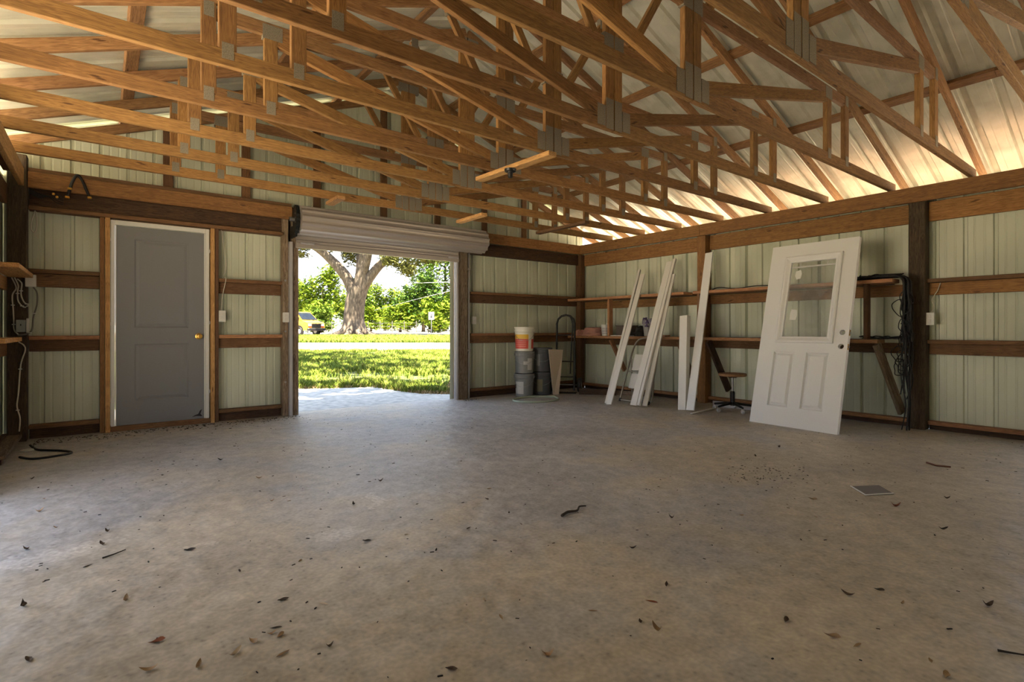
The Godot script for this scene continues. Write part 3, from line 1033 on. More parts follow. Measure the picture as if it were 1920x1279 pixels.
func build_trim_boards() -> void:
	var g := "long white boards leaning on the right wall shelves"
	lean_board("trim_board", "cream edged white board, leftmost of the boards leaning on the shelves", V(5.41, 0.012, 4.90), V(6.49, 1.93, 5.20), 0.035, 0.04, mats.white_trim, g, 0.3)
	lean_board("trim_board", "wide white board leaning right beside the leftmost thin one", V(5.37, 0.012, 4.815), V(6.44, 1.85, 5.10), 0.085, 0.018, mats.white_trim, g)
	lean_board("trim_board", "tall white board leaning in front of the folded step stool", V(5.575, 0.012, 4.57), V(6.48, 2.0, 4.65), 0.10, 0.018, mats.white_trim, g)
	lean_board("trim_board", "narrow white moulding strip leaning beside the step stool, the tallest of its trio", V(5.565, 0.02, 4.475), V(6.48, 2.03, 4.56), 0.04, 0.035, mats.white_trim, g)
	lean_board("trim_board", "short grey white board leaning low against its taller neighbours by the step stool", V(5.63, 0.014, 4.428), V(6.39, 1.80, 4.53), 0.07, 0.02, mats.white_trim, g)
	lean_board("trim_board", "single tall white board leaning against the post left of the entry door", V(5.785, 0.012, 3.85), V(6.45, 2.05, 4.00), 0.11, 0.019, mats.white_paint, g)
	var ch := PackedVector2Array([Vector2(-0.055, 0), Vector2(0.055, 0), Vector2(0.055, 0.075), Vector2(0.051, 0.075), Vector2(0.051, 0.004), Vector2(-0.051, 0.004), Vector2(-0.051, 0.075), Vector2(-0.055, 0.075)])
	var a := V(5.80, 0.004, 3.985)
	var b := V(5.985, 1.205, 4.085)
	var y := (b - a).normalized()
	var z := Vector3.RIGHT
	z = (z - y * z.dot(y)).normalized()
	var t := Transform3D(Basis(Vector3.BACK.slide(y).slide(z).normalized(), z, y), a)
	solo("metal_channel", "short white folded metal channel standing between the leaning boards", "channel", prism_mesh(ch, 0.0, a.distance_to(b)), mats.white_trim, t)
	lean_board("floor_lath", "pale thin lath lying on the floor by the wheeled stool", V(5.61, 0.006, 3.72), V(6.20, 0.012, 3.78), 0.03, 0.012, mats.white_trim)
	lean_board("floor_offcut", "dark plank offcut lying on the floor near the far right corner", V(5.93, 0.009, 5.94), V(6.30, 0.009, 5.50), 0.16, 0.018, wood("dark"), "", PI / 2)
	lean_board("floor_offcut", "pale plank offcut lying below the shelf behind the leaning boards", V(6.28, 0.009, 5.75), V(6.56, 0.009, 5.0), 0.12, 0.018, wood("grey"), "", PI / 2)
	lean_board("floor_offcut", "grey metal strip lying on the floor behind the wheeled stool", V(6.45, 0.008, 3.95), V(6.52, 0.008, 3.1), 0.12, 0.014, mats.track, "", PI / 2)


# ------------------------------------------------------------------ pails, cart, stools
func curved_patch(r0: float, r1: float, y0: float, y1: float, a0: float, a1: float) -> ArrayMesh:
	var st := begin()
	var n := 10
	for k in n:
		var p := []
		var q := []
		for e in [k, k + 1]:
			var a := lerpf(a0, a1, float(e) / n)
			var dir := Vector3(sin(a), 0, cos(a))
			p.append(dir * r0 + Vector3.UP * y0)
			p.append(dir * r1 + Vector3.UP * y1)
			q.append(dir)
		smooth_tri(st, [p[0], p[2], p[3]], [q[0], q[1], q[1]])
		smooth_tri(st, [p[0], p[3], p[1]], [q[0], q[1], q[0]])
	return st.commit()


func bucket(at: Vector3, label: String, m: Material, h: float, r_bottom: float, r_top: float, face: float) -> Node3D:
	var b := thing("bucket", label, "bucket", at, "stacked buckets")
	b.rotation.y = face
	var body := [Vector2(0, 0.004), Vector2(r_bottom - 0.01, 0.004), Vector2(r_bottom, 0.012)]
	var edge := func(y: float) -> float: return lerpf(r_bottom, r_top - 0.008, y / h)
	for f in [0.76, 0.80]:
		body.append(Vector2(edge.call(h * f), h * f))
		body.append(Vector2(edge.call(h * f) + 0.007, h * f + 0.002))
		body.append(Vector2(edge.call(h * f) + 0.007, h * f + 0.006))
		body.append(Vector2(edge.call(h * f), h * f + 0.008))
	body.append_array([Vector2(edge.call(h * 0.93), h * 0.93), Vector2(r_top, h * 0.94), Vector2(r_top, h), Vector2(r_top - 0.012, h), Vector2(r_top - 0.014, h * 0.93), Vector2(r_top - 0.016, h * 0.90), Vector2(r_bottom - 0.012, 0.012), Vector2(0, 0.012)])
	part(b, "body", lathe_mesh(body, 32), m)
	var ear: float = edge.call(h * 0.86)
	var pts := []
	for k in 15:
		var a := PI * k / 14.0
		pts.append(Vector3(cos(a) * (ear + 0.012), h * 0.86 - sin(a) * h * 0.42, sin(a) * (ear * 0.82 + 0.02) + 0.0))
	part(b, "handle", tube_mesh(pts, 0.0028, 5), mats.steel)
	for s in [-1.0, 1.0]:
		part(b, "handle_ear", cbox(Vector3(0.018, 0.04, 0.04), 0.004), m, Transform3D(Basis.IDENTITY, Vector3(s * (ear + 0.006), h * 0.86, 0)))
	return b


func bucket_label(b: Node3D, called: String, h: float, rb: float, rt: float, y0: float, y1: float, a0: float, a1: float, m: Material) -> void:
	part(b, called, curved_patch(lerpf(rb, rt - 0.008, y0 / h) + 0.0015, lerpf(rb, rt - 0.008, y1 / h) + 0.0015, y0, y1, a0, a1), m)


func build_buckets() -> void:
	var grey := mat("grey_plastic", Color(0.47, 0.48, 0.48), 0.45)
	var dark := mat("dark_grey_plastic", Color(0.30, 0.31, 0.32), 0.5)
	var white := mat("bucket_white", Color(0.86, 0.85, 0.79), 0.4)
	var red := mat("label_red", Color(0.80, 0.30, 0.25), 0.5)
	var yellow := mat("label_yellow", Color(0.86, 0.68, 0.22), 0.5)
	var paper := mat("label_paper", Color(0.72, 0.72, 0.71), 0.7)
	var face := -0.68
	var b := bucket(V(5.10, 0.0, 6.28), "light grey bucket with a white label at the bottom of the front stack", grey, 0.352, 0.132, 0.153, face - 0.2)
	bucket_label(b, "paper_label", 0.352, 0.132, 0.153, 0.05, 0.235, -0.95, 0.10, paper)
	bucket_label(b, "label_print", 0.352, 0.1325, 0.1535, 0.13, 0.19, -1.15, -0.86, mats.black_paint)
	b = bucket(V(5.10, 0.352, 6.28), "grey bucket with torn label in the middle of the front stack", grey, 0.335, 0.132, 0.153, face)
	bucket_label(b, "paper_label", 0.335, 0.132, 0.153, 0.06, 0.235, 0.35, 0.95, paper)
	bucket_label(b, "paper_label", 0.335, 0.132, 0.153, 0.14, 0.19, -0.10, 0.36, paper)
	b = bucket(V(5.10, 0.687, 6.28), "white bucket with red and yellow label on top of the front stack", white, 0.372, 0.132, 0.154, face)
	bucket_label(b, "red_label", 0.372, 0.132, 0.154, 0.045, 0.19, -1.5, 0.45, red)
	bucket_label(b, "red_label", 0.372, 0.132, 0.154, 0.045, 0.19, 0.85, 1.6, red)
	bucket_label(b, "yellow_label", 0.372, 0.132, 0.154, 0.192, 0.26, -1.5, 0.45, yellow)
	for k in 4:
		bucket_label(b, "label_print", 0.372, 0.1328, 0.1548, 0.075 + k * 0.028, 0.082 + k * 0.028, -1.2, 0.2, mat("label_pink", Color(0.90, 0.60, 0.54), 0.5))
	b = bucket(V(5.47, 0.0, 6.30), "dark grey tub at the bottom of the rear stack with a beige label", dark, 0.36, 0.145, 0.168, face)
	bucket_label(b, "paper_label", 0.36, 0.145, 0.168, 0.06, 0.25, -0.55, 0.05, mat("label_beige", Color(0.50, 0.47, 0.36), 0.7))
	b = bucket(V(5.47, 0.36, 6.30), "dark grey tub on top of the rear stack beside the beige board", dark, 0.375, 0.145, 0.168, face)
	bucket_label(b, "paper_label", 0.375, 0.145, 0.168, 0.10, 0.28, -0.6, -0.25, grey)
	var bd := begin()
	var q := [V(5.545, 0.004, 6.11), V(5.640, 0.004, 6.09), V(5.795, 0.70, 6.16), V(5.44, 0.715, 6.10)]
	var back := V(0, 0, 0.014)
	quad(bd, q[0], q[1], q[2], q[3], Vector3.BACK)
	quad(bd, q[0] + back, q[1] + back, q[2] + back, q[3] + back, Vector3.FORWARD)
	for k in 4:
		var mid: Vector3 = (q[k] + q[(k + 1) % 4]) * 0.5 - (q[0] + q[1] + q[2] + q[3]) * 0.25
		quad(bd, q[k], q[(k + 1) % 4], q[(k + 1) % 4] + back, q[k] + back, mid)
	solo("tapered_board", "beige tapered board standing between the dark tubs and the hand truck", "board", bd.commit(), mat("beige_board", Color(0.80, 0.74, 0.66), 0.7))
	var ring := []
	for k in 49:
		var a := TAU * k / 48.0 * 1.02
		ring.append(V(4.97 + cos(a) * 0.36, 0.012 + (0.008 if k > 46 else 0.0), 5.85 + sin(a) * 0.275))
	solo("hose", "pale green hose lying in a loop on the floor before the buckets", "hose", tube_mesh(ring, 0.014, 8), mat("green_hose", Color(0.64, 0.69, 0.61), 0.5))


func wheel_part(parent: Node, at: Vector3, axis: Vector3, r: float, wide: float) -> void:
	var y := axis.normalized()
	var x := y.cross(Vector3.UP).normalized()
	var t := Transform3D(Basis(x, y, x.cross(y)), at)
	var h := wide * 0.5
	var w := part(parent, "wheel", lathe_mesh([Vector2(r * 0.5, -h * 0.8), Vector2(r * 0.85, -h), Vector2(r, -h * 0.55), Vector2(r, h * 0.55), Vector2(r * 0.85, h), Vector2(r * 0.5, h * 0.8)], 24), mats.black_rubber, t)
	part(w, "hub", lathe_mesh([Vector2(0, -h * 0.75), Vector2(r * 0.5, -h * 0.85), Vector2(r * 0.52, -h * 0.6), Vector2(r * 0.52, h * 0.6), Vector2(r * 0.5, h * 0.85), Vector2(r * 0.2, h * 1.0), Vector2(0, h)], 18), mats.track)


func build_hand_truck() -> void:
	var h := thing("hand_truck", "black tubular two wheel hand truck standing in the far right corner", "hand truck", V(5.98, 0, 6.30))
	h.rotation.y = -0.85
	var loop := [Vector3(-0.145, 0.03, 0.05), Vector3(-0.145, 0.5, 0.0), Vector3(-0.145, 1.05, -0.06)]
	for k in 7:
		var a := PI * k / 6.0
		loop.append(Vector3(-cos(a) * 0.145, 1.12 + sin(a) * 0.14, -0.07 - sin(a) * 0.02))
	loop.append_array([Vector3(0.145, 1.05, -0.06), Vector3(0.145, 0.5, 0.0), Vector3(0.145, 0.03, 0.05)])
	part(h, "frame", tube_mesh(loop, 0.017, 8), mats.black_paint)
	part(h, "inner_handle", tube_mesh(smooth_path([Vector3(0.05, 1.255, -0.09), Vector3(0.09, 1.20, -0.06), Vector3(0.115, 1.08, -0.05), Vector3(0.10, 0.85, -0.03), Vector3(0.08, 0.3, 0.02)]), 0.011, 7), mats.black_paint)
	for y in [0.25, 0.5, 0.93]:
		part(h, "cross_bar", tube_mesh([Vector3(-0.145, y, 0.045 - y * 0.1), Vector3(0.145, y, 0.045 - y * 0.1)], 0.010, 7), mats.black_paint)
	block(h, "toe_plate", Vector3(-0.19, 0.004, 0.05), Vector3(0.19, 0.012, 0.24), mats.black_paint, 0.002)
	part(h, "axle", tube_mesh([Vector3(-0.25, 0.115, -0.06), Vector3(0.25, 0.115, -0.06)], 0.009, 7), mats.steel)
	for s in [-1.0, 1.0]:
		wheel_part(h, Vector3(s * 0.225, 0.115, -0.06), Vector3(s, 0, 0), 0.115, 0.07)
		part(h, "stay", tube_mesh([Vector3(s * 0.145, 0.42, 0.01), Vector3(s * 0.17, 0.115, -0.06)], 0.008, 6), mats.black_paint)


func build_step_stool() -> void:
	var s := thing("step_stool", "folded tubular step stool with white steps leaning behind the long boards", "step stool", Vector3.ZERO)
	var chrome := mat("dull_chrome", Color(0.60, 0.57, 0.52), 0.35, 0.7)
	part(s, "front_frame", tube_mesh(smooth_path([V(5.84, 0.015, 5.03), V(5.98, 0.40, 5.02), V(6.10, 0.74, 5.00), V(6.14, 0.86, 4.95), V(6.155, 0.895, 4.86), V(6.155, 0.90, 4.70), V(6.14, 0.86, 4.60), V(6.10, 0.74, 4.56), V(5.98, 0.40, 4.54), V(5.84, 0.015, 4.53)], 4), 0.012, 8), chrome)
	part(s, "rear_frame", tube_mesh(smooth_path([V(6.02, 0.60, 4.97), V(6.03, 0.3, 4.97), V(6.02, 0.04, 4.95), V(6.02, 0.015, 4.90), V(6.02, 0.015, 4.66), V(6.02, 0.04, 4.61), V(6.03, 0.3, 4.59), V(6.02, 0.60, 4.59)], 4), 0.011, 8), chrome)
	part(s, "foot_bar", tube_mesh([V(5.845, 0.022, 5.03), V(5.845, 0.022, 4.53)], 0.011, 8), chrome)
	part(s, "cross_bar", tube_mesh([V(5.99, 0.42, 5.02), V(5.99, 0.42, 4.54)], 0.009, 8), chrome)
	for st in [[0.55, 6.045, 0.24], [0.29, 5.97, 0.22]]:
		board(s, "step", V(st[1], st[0], 4.95), V(st[1], st[0], 4.62), st[2], 0.024, "grey", Vector3(0.34, 0.94, 0), 0.006).material_override = mats.white_trim
	for d in [5.03, 4.53]:
		part(s, "rubber_foot", tube_mesh([V(5.835, 0.0, d), V(5.85, 0.045, d)], 0.016, 8), mats.black_rubber)


func build_round_stool() -> void:
	var s := thing("wheeled_stool", "low stool with round brown wooden seat on black castor base", "stool", V(6.24, 0, 3.55))
	s.rotation.y = 0.4
	part(s, "seat", lathe_mesh([Vector2(0, 0.438), Vector2(0.155, 0.438), Vector2(0.165, 0.444), Vector2(0.166, 0.466), Vector2(0.158, 0.474), Vector2(0, 0.474)], 36), wood("rafter"))
	part(s, "mount", lathe_mesh([Vector2(0, 0.42), Vector2(0.05, 0.42), Vector2(0.06, 0.4375), Vector2(0, 0.4375)], 16), mats.black_paint)
	part(s, "piston", lathe_mesh([Vector2(0.0135, 0.24), Vector2(0.0135, 0.425)], 14), mats.steel)
	part(s, "column", lathe_mesh([Vector2(0, 0.07), Vector2(0.028, 0.07), Vector2(0.026, 0.24), Vector2(0.018, 0.25), Vector2(0, 0.25)], 16), mats.black_paint)
	for k in 5:
		var a := TAU * k / 5.0
		var dir := Vector3(cos(a), 0, sin(a))
		var leg := part(s, "leg", tube_mesh([dir * 0.02 + Vector3.UP * 0.10, dir * 0.12 + Vector3.UP * 0.088, dir * 0.235 + Vector3.UP * 0.070], 0.018, 8, 0.013), mats.black_paint)
		var side := dir.cross(Vector3.UP)
		var c := part(leg, "castor", lathe_mesh([Vector2(0, -0.014), Vector2(0.022, -0.014), Vector2(0.027, -0.009), Vector2(0.027, 0.009), Vector2(0.022, 0.014), Vector2(0, 0.014)], 16), mats.track, Transform3D(Basis(dir, side, dir.cross(side)), dir * 0.235 + Vector3.UP * 0.028))
		c.set_meta("label", "small grey castor")


# ------------------------------------------------------------------ things on the shelf
func lumpy(at: Vector3, size: Vector3, bumps: float, seed_value: int) -> ArrayMesh:      # a soft closed heap sitting at height 0
	var n := FastNoiseLite.new()
	n.seed = seed_value
	n.frequency = 1.0
	var st := begin()
	st.set_smooth_group(0)
	var rows := 10
	var cols := 22
	var pt := func(i: int, j: int) -> Vector3:
		var v := PI * 0.5 * i / rows
		var a := TAU * j / cols
		var p := Vector3(cos(a) * pow(absf(cos(v)), 0.45), pow(sin(v), 0.55), sin(a) * pow(absf(cos(v)), 0.45))
		var k := 1.0 + bumps * n.get_noise_3d(p.x * 1.4, p.y * 2.0, p.z * 1.4)
		return at + Vector3(p.x * size.x * 0.5 * k, p.y * size.y * k, p.z * size.z * 0.5 * k)
	for i in rows:
		for j in cols:
			var q := [pt.call(i, j), pt.call(i, (j + 1) % cols), pt.call(i + 1, (j + 1) % cols), pt.call(i + 1, j)]
			var out: Vector3 = (q[0] + q[2]) * 0.5 - at
			tri(st, q[0], q[1], q[2], out)
			if i < rows - 1:
				tri(st, q[0], q[2], q[3], out)
	for j in range(1, cols - 1):
		tri(st, pt.call(0, 0), pt.call(0, j), pt.call(0, j + 1), Vector3.DOWN)
	return st.commit()


func build_shelf_goods() -> void:
	var y := 0.919
	var pink := mat("pink_cloth", Color(0.72, 0.53, 0.46), 0.9)
	var c := thing("folded_cloth", "folded dusty pink cloth lying at the far end of the lower shelf", "cloth", V(6.46, y, 6.15))
	for k in 4:
		part(c, "fold", lumpy(Vector3(0.006 * k - 0.01, k * 0.032, 0.012 * (k % 2)), Vector3(0.30 - 0.012 * k, 0.042, 0.40 - 0.02 * k), 0.12, 20 + k), pink)
	part(c, "loose_end", lumpy(Vector3(-0.02, 0.0, -0.25), Vector3(0.20, 0.10, 0.20), 0.3, 31), pink)
	var p := thing("pail", "small white printed pail beside the shelf upright", "pail", V(6.42, y, 5.83))
	part(p, "body", lathe_mesh([Vector2(0, 0.002), Vector2(0.055, 0.002), Vector2(0.070, 0.17), Vector2(0.075, 0.172), Vector2(0.075, 0.182), Vector2(0.069, 0.182), Vector2(0.053, 0.01), Vector2(0, 0.01)], 24), mats.white_plastic)
	for k in 4:
		part(p, "print", curved_patch(0.0585 + 0.0022 * k, 0.0595 + 0.0022 * k, 0.03 + k * 0.028, 0.042 + k * 0.028, -1.9, 0.1), mat("pail_print", Color(0.55, 0.53, 0.56), 0.6))
	var box := mat("brown_grey_box", Color(0.33, 0.29, 0.26), 0.8)
	var b := thing("carton", "flat dark brown carton on the lower shelf right of the upright", "box", V(6.52, y, 5.47))
	block(b, "body", Vector3(-0.11, 0.0, -0.13), Vector3(0.11, 0.15, 0.13), box)
	block(b, "lid", Vector3(-0.116, 0.15, -0.136), Vector3(0.116, 0.165, 0.136), box)
	var t := thing("tool_bag", "dark grey soft bag slumped on the lower shelf behind the boards", "bag", V(6.56, y, 5.20))
	part(t, "body", lumpy(Vector3.ZERO, Vector3(0.21, 0.155, 0.21), 0.22, 8), mat("dark_canvas", Color(0.17, 0.165, 0.15), 0.9))
	part(t, "strap", tube_mesh(smooth_path([Vector3(-0.10, 0.06, 0.12), Vector3(-0.14, 0.12, 0.05), Vector3(-0.145, 0.05, -0.03), Vector3(-0.11, 0.06, -0.12)]), 0.007, 6), mats.black_rubber)
	var f := thing("bag_of_rags", "grey plastic bag with purple flowery rags spilling out on the lower shelf", "bag", V(6.42, y, 4.99))
	part(f, "bag", lathe_mesh([Vector2(0, 0.002), Vector2(0.055, 0.002), Vector2(0.062, 0.08), Vector2(0.075, 0.16), Vector2(0.085, 0.19), Vector2(0.07, 0.185), Vector2(0.05, 0.10), Vector2(0, 0.10)], 15), mat("grey_bag", Color(0.55, 0.54, 0.53), 0.55))
	for k in 7:
		var a := TAU * k / 7.0
		part(f, "rag", lumpy(Vector3(cos(a) * 0.045, 0.14 + 0.02 * (k % 3), sin(a) * 0.05), Vector3(0.075, 0.075 + 0.02 * (k % 2), 0.07), 0.5, 50 + k), mat("rag_purple", Color(0.34, 0.30, 0.42), 0.9) if k % 2 else mat("rag_pale", Color(0.62, 0.60, 0.64), 0.9))
	for k in 3:
		solo("paper_scrap", ["crumpled white paper lying on the lower shelf by the upright", "white paper scrap on the lower shelf between the leaning boards", "pale cardboard scrap at the front edge of the lower shelf"][k], "paper", cbox([Vector3(0.12, 0.012, 0.20), Vector3(0.10, 0.010, 0.12), Vector3(0.13, 0.022, 0.22)][k], 0.002), [mats.white_trim, mats.white_plastic, mat("cardboard", Color(0.66, 0.50, 0.38), 0.9)][k], Transform3D(Basis(Vector3.UP, [0.2, -0.3, 0.05][k]), V([6.36, 6.37, 6.37][k], y + [0.0065, 0.0055, 0.0115][k], [5.52, 5.30, 4.72][k])))
	# black cables: heaped on the upper shelf, hanging down the post to the floor
	var cb := thing("cable_tangle", "black cable tangle draped over the upper shelf and down the dark post", "cables", V(6.45, 0, 1.9))
	var r := RandomNumberGenerator.new()
	r.seed = 5
	for k in 38:
		var x := r.randf_range(-0.12, 0.09)
		var z := r.randf_range(0.02, 0.085)
		var low := r.randf_range(0.25, 1.15) if k > 6 else 0.01
		if k % 4 == 1:
			low = r.randf_range(0.83, 1.0)
		var pts := [Vector3(x + 0.02, 1.545 + r.randf() * 0.035, -r.randf_range(0.1, 0.42)), Vector3(x, 1.56 + r.randf() * 0.03, -0.06), Vector3(x, 1.545, z + 0.045), Vector3(x + r.randf_range(-0.03, 0.03), 1.40, z + 0.065)]
		var steps := 5
		for s in steps:
			pts.append(Vector3(x + r.randf_range(-0.05, 0.05), lerpf(1.32, low, (s + 1.0) / steps), z + 0.06 + r.randf_range(-0.035, 0.035)))
		part(cb, "cable", tube_mesh(smooth_path(pts, 4), 0.0055 if k % 3 else 0.008, 5), mats.black_rubber)
	for k in 9:
		var pts := []
		var cz := r.randf_range(-0.02, 0.06)
		var cy := r.randf_range(0.55, 1.45)
		for s in 14:
			var a := TAU * s / 11.0 + r.randf() * 0.5
			pts.append(Vector3(r.randf_range(-0.08, 0.02), cy + sin(a) * 0.085, cz + 0.06 + cos(a) * 0.055))
		part(cb, "cable", tube_mesh(smooth_path(pts, 3), 0.0045, 5), mats.black_rubber)
	for k in 7:
		var pts := []
		var z := -0.42 + 0.06 * k
		for s in 7:
			pts.append(Vector3(-0.12 + r.randf() * 0.22, 1.548 + r.randf() * 0.05, z + r.randf_range(-0.12, 0.12)))
		part(cb, "cable", tube_mesh(smooth_path(pts, 4), 0.007, 5), mats.black_rubber)
	for k in 5:
		var pts := []
		for s in 6:
			pts.append(Vector3(-0.10 + r.randf() * 0.18, 0.925 + r.randf() * 0.03, -0.30 + s * 0.07 + r.randf() * 0.03))
		part(cb, "cable", tube_mesh(smooth_path(pts, 4), 0.006, 5), mats.black_rubber)
	var wire := smooth_path([V(6.44, 1.545, 3.0), V(6.36, 1.56, 3.3), V(6.40, 1.545, 3.6), V(6.35, 1.57, 3.8), V(6.42, 1.545, 3.95)])
	solo("loose_wire", "thin dark wire lying along the upper shelf left of the entry door", "wire", tube_mesh(wire, 0.006, 5), mats.black_rubber)


# ------------------------------------------------------------------ boxes and wires on the walls
func switch_box(at: Vector3, turn: float, label: String, size := Vector3(0.075, 0.12, 0.04)) -> Node3D:
	var s := thing("switch_box", label, "switch box", at, "white electrical boxes")
	s.rotation.y = turn
	part(s, "box", cbox(size, 0.004), mats.white_plastic)
	part(s, "cover", cbox(Vector3(size.x + 0.006, size.y + 0.006, 0.005), 0.002), mats.white_plastic, Transform3D(Basis.IDENTITY, Vector3(0, 0, size.z * 0.5 + 0.0025)))
	for k in [-1.0, 1.0]:
		part(s, "socket_face", cbox(Vector3(size.x * 0.45, size.y * 0.26, 0.005), 0.002), mats.white_trim, Transform3D(Basis.IDENTITY, Vector3(0, k * size.y * 0.2, size.z * 0.5 + 0.0065)))
	return s


func build_wiring() -> void:
	switch_box(V(1.045, 1.17, 6.632), 0.0, "white switch box on the stud just right of the grey door")
	switch_box(V(1.706, 1.165, 6.562), 0.0, "white switch box on the post left of the roller doorway", Vector3(0.06, 0.11, 0.04))
	switch_box(V(4.43, 1.16, 6.672), 0.0, "white switch box on the wall right of the roller doorway", Vector3(0.06, 0.11, 0.04))
	switch_box(V(6.655, 1.13, 1.655), -PI / 2, "white outlet box on the right wall beside the dark post", Vector3(0.075, 0.12, 0.04))
	var j := thing("junction_box", "square white junction box on the left corner post above hanging wires", "junction box", V(-0.517, 1.467, 6.508))
	part(j, "box", cbox(Vector3(0.075, 0.112, 0.04), 0.004), mats.white_plastic)
	part(j, "knockout", cbox(Vector3(0.008, 0.02, 0.004), 0.001), mats.roller_dark, Transform3D(Basis.IDENTITY, Vector3(-0.022, 0.035, 0.0205)))
	var g := thing("outlet_box", "grey outlet box with white cover on the left corner post", "outlet box", V(-0.582, 1.054, 6.505))
	part(g, "box", cbox(Vector3(0.068, 0.112, 0.05), 0.004), mat("grey_box", Color(0.52, 0.55, 0.54), 0.5))
	part(g, "cover", cbox(Vector3(0.018, 0.13, 0.056), 0.003), mats.white_plastic, Transform3D(Basis.IDENTITY, Vector3(0.046, 0.004, 0)))
	part(g, "screw", cbox(Vector3(0.008, 0.016, 0.004), 0.001), mats.roller_dark, Transform3D(Basis.IDENTITY, Vector3(0, 0.01, 0.025)))
	var w: Material = mats.white_wire
	var d := 6.515
	for a in [["white cable hanging outermost left on the corner post below the top shelf", [V(-0.645, 1.49, d), V(-0.615, 1.40, d), V(-0.640, 1.33, d), V(-0.635, 1.20, d), V(-0.632, 1.12, d), V(-0.628, 1.02, d), V(-0.60, 0.975, d)], 0.006], ["white cable curling between its neighbours on the left corner post", [V(-0.625, 1.49, 6.50), V(-0.60, 1.42, 6.50), V(-0.605, 1.36, 6.50), V(-0.60, 1.28, 6.50), V(-0.57, 1.23, 6.50), V(-0.548, 1.225, 6.50)], 0.006], ["white cable ending in a hook beside the junction box", [V(-0.605, 1.478, 6.485), V(-0.585, 1.455, 6.485), V(-0.575, 1.43, 6.485), V(-0.58, 1.34, 6.485), V(-0.56, 1.27, 6.485), V(-0.53, 1.245, 6.485), V(-0.545, 1.23, 6.485)], 0.006], ["grey cable running from the junction box round to the outlet box", [V(-0.50, 1.41, 6.51), V(-0.475, 1.36, 6.51), V(-0.475, 1.25, 6.51), V(-0.50, 1.13, 6.51), V(-0.505, 1.02, 6.46), V(-0.54, 0.982, 6.46), V(-0.60, 0.972, 6.46)], 0.007], ["white stapled cable hanging down the left corner post to the floor shelf", [V(-0.60, 0.91, d), V(-0.565, 0.88, d), V(-0.555, 0.83, d), V(-0.585, 0.70, d), V(-0.60, 0.45, d), V(-0.61, 0.33, d), V(-0.59, 0.22, d), V(-0.595, 0.10, d)], 0.006]]:
		var cable := thing("hanging_cable", a[0], "cable", Vector3.ZERO, "cables on the left corner post")
		var path := smooth_path(a[1])
		part(cable, "wire", tube_mesh(path, a[2], 6), w if a[2] < 0.0065 else mat("grey_wire", Color(0.42, 0.41, 0.38), 0.6))
		for k in [0.45, 0.75]:
			part(cable, "staple", cbox(Vector3(0.026, 0.008, 0.016), 0.002), mats.white_plastic, Transform3D(Basis.IDENTITY, path[int(path.size() * k)]))
	var hook := smooth_path([V(-0.495, 2.13, 6.62), V(-0.52, 2.04, 6.63), V(-0.525, 1.96, 6.63), V(-0.50, 1.93, 6.63), V(-0.485, 2.0, 6.63), V(-0.488, 2.12, 6.62)])
	solo("wire_loop", "white wire loop hanging under the ledger in the upper left corner", "wire", tube_mesh(hook, 0.006, 5), w)
	for a in [["thin white wire hanging down right of the grey door", [V(1.05, 2.13, 6.66), V(1.075, 1.95, 6.67), V(1.10, 1.75, 6.675), V(1.07, 1.60, 6.675), V(1.085, 1.59, 6.59), V(1.06, 1.40, 6.64), V(1.045, 1.23, 6.65)]], ["short white wire dangling beside the left roller door post", [V(1.60, 1.425, 6.655), V(1.57, 1.36, 6.655), V(1.555, 1.31, 6.655)]], ["white wire dropping from the ledger to the outlet on the right wall", [V(6.70, 1.495, 1.58), V(6.69, 1.42, 1.60), V(6.685, 1.33, 1.645), V(6.69, 1.26, 1.63), V(6.67, 1.19, 1.655)]]]:
		solo("thin_wire", a[0], "wire", tube_mesh(smooth_path(a[1]), 0.004, 5), w)
	var h := thing("black_hose", "bent black hose with brass ends hung on the header in the upper left corner", "hose", Vector3.ZERO)
	var path := smooth_path([V(-0.262, 2.27, 6.515), V(-0.25, 2.32, 6.51), V(-0.225, 2.42, 6.505), V(-0.19, 2.485, 6.50), V(-0.155, 2.45, 6.505), V(-0.125, 2.37, 6.51), V(-0.098, 2.29, 6.515)])
	part(h, "hose", tube_mesh(path, 0.013, 8), mats.black_rubber)
	for k in [0, path.size() - 1, 8]:
		part(h, "brass_fitting", cbox(Vector3(0.034, 0.022, 0.034), 0.006), mats.brass, Transform3D(Basis.IDENTITY, path[k]))
	var h2 := thing("wire_bunch", "bunch of thin dark wires and brass connectors on the lintel's left end", "wires", Vector3.ZERO)
	for k in 5:
		part(h2, "wire", tube_mesh(smooth_path([V(-0.53, 2.27 + 0.012 * k, 6.53), V(-0.46, 2.235 + 0.01 * k, 6.525), V(-0.40 + 0.02 * k, 2.255, 6.52), V(-0.34, 2.21 + 0.02 * k, 6.525), V(-0.29, 2.20 + 0.015 * k, 6.525)]), 0.004, 5), mats.black_rubber)
	for p in [V(-0.36, 2.285, 6.515), V(-0.335, 2.26, 6.515)]:
		part(h2, "connector", cbox(Vector3(0.022, 0.022, 0.022), 0.006), mats.brass, Transform3D(Basis.IDENTITY, p))
	solo("extension_cord", "black cord lying in a flat loop on the floor by the left corner", "cord", tube_mesh(smooth_path([V(-0.50, 0.008, 6.25), V(-0.44, 0.010, 5.99), V(-0.36, 0.009, 5.90), V(-0.27, 0.010, 5.80), V(-0.20, 0.009, 5.67), V(-0.28, 0.009, 5.60), V(-0.43, 0.009, 5.58), V(-0.52, 0.009, 5.72)]), 0.009, 6), mats.black_rubber)
	solo("white_disc", "small white plastic disc on the floor beside the black cord", "disc", lathe_mesh([Vector2(0, 0), Vector2(0.045, 0), Vector2(0.045, 0.008), Vector2(0.038, 0.014), Vector2(0, 0.014)], 18), mats.white_plastic, Transform3D(Basis.IDENTITY, V(-0.50, 0, 6.02)))


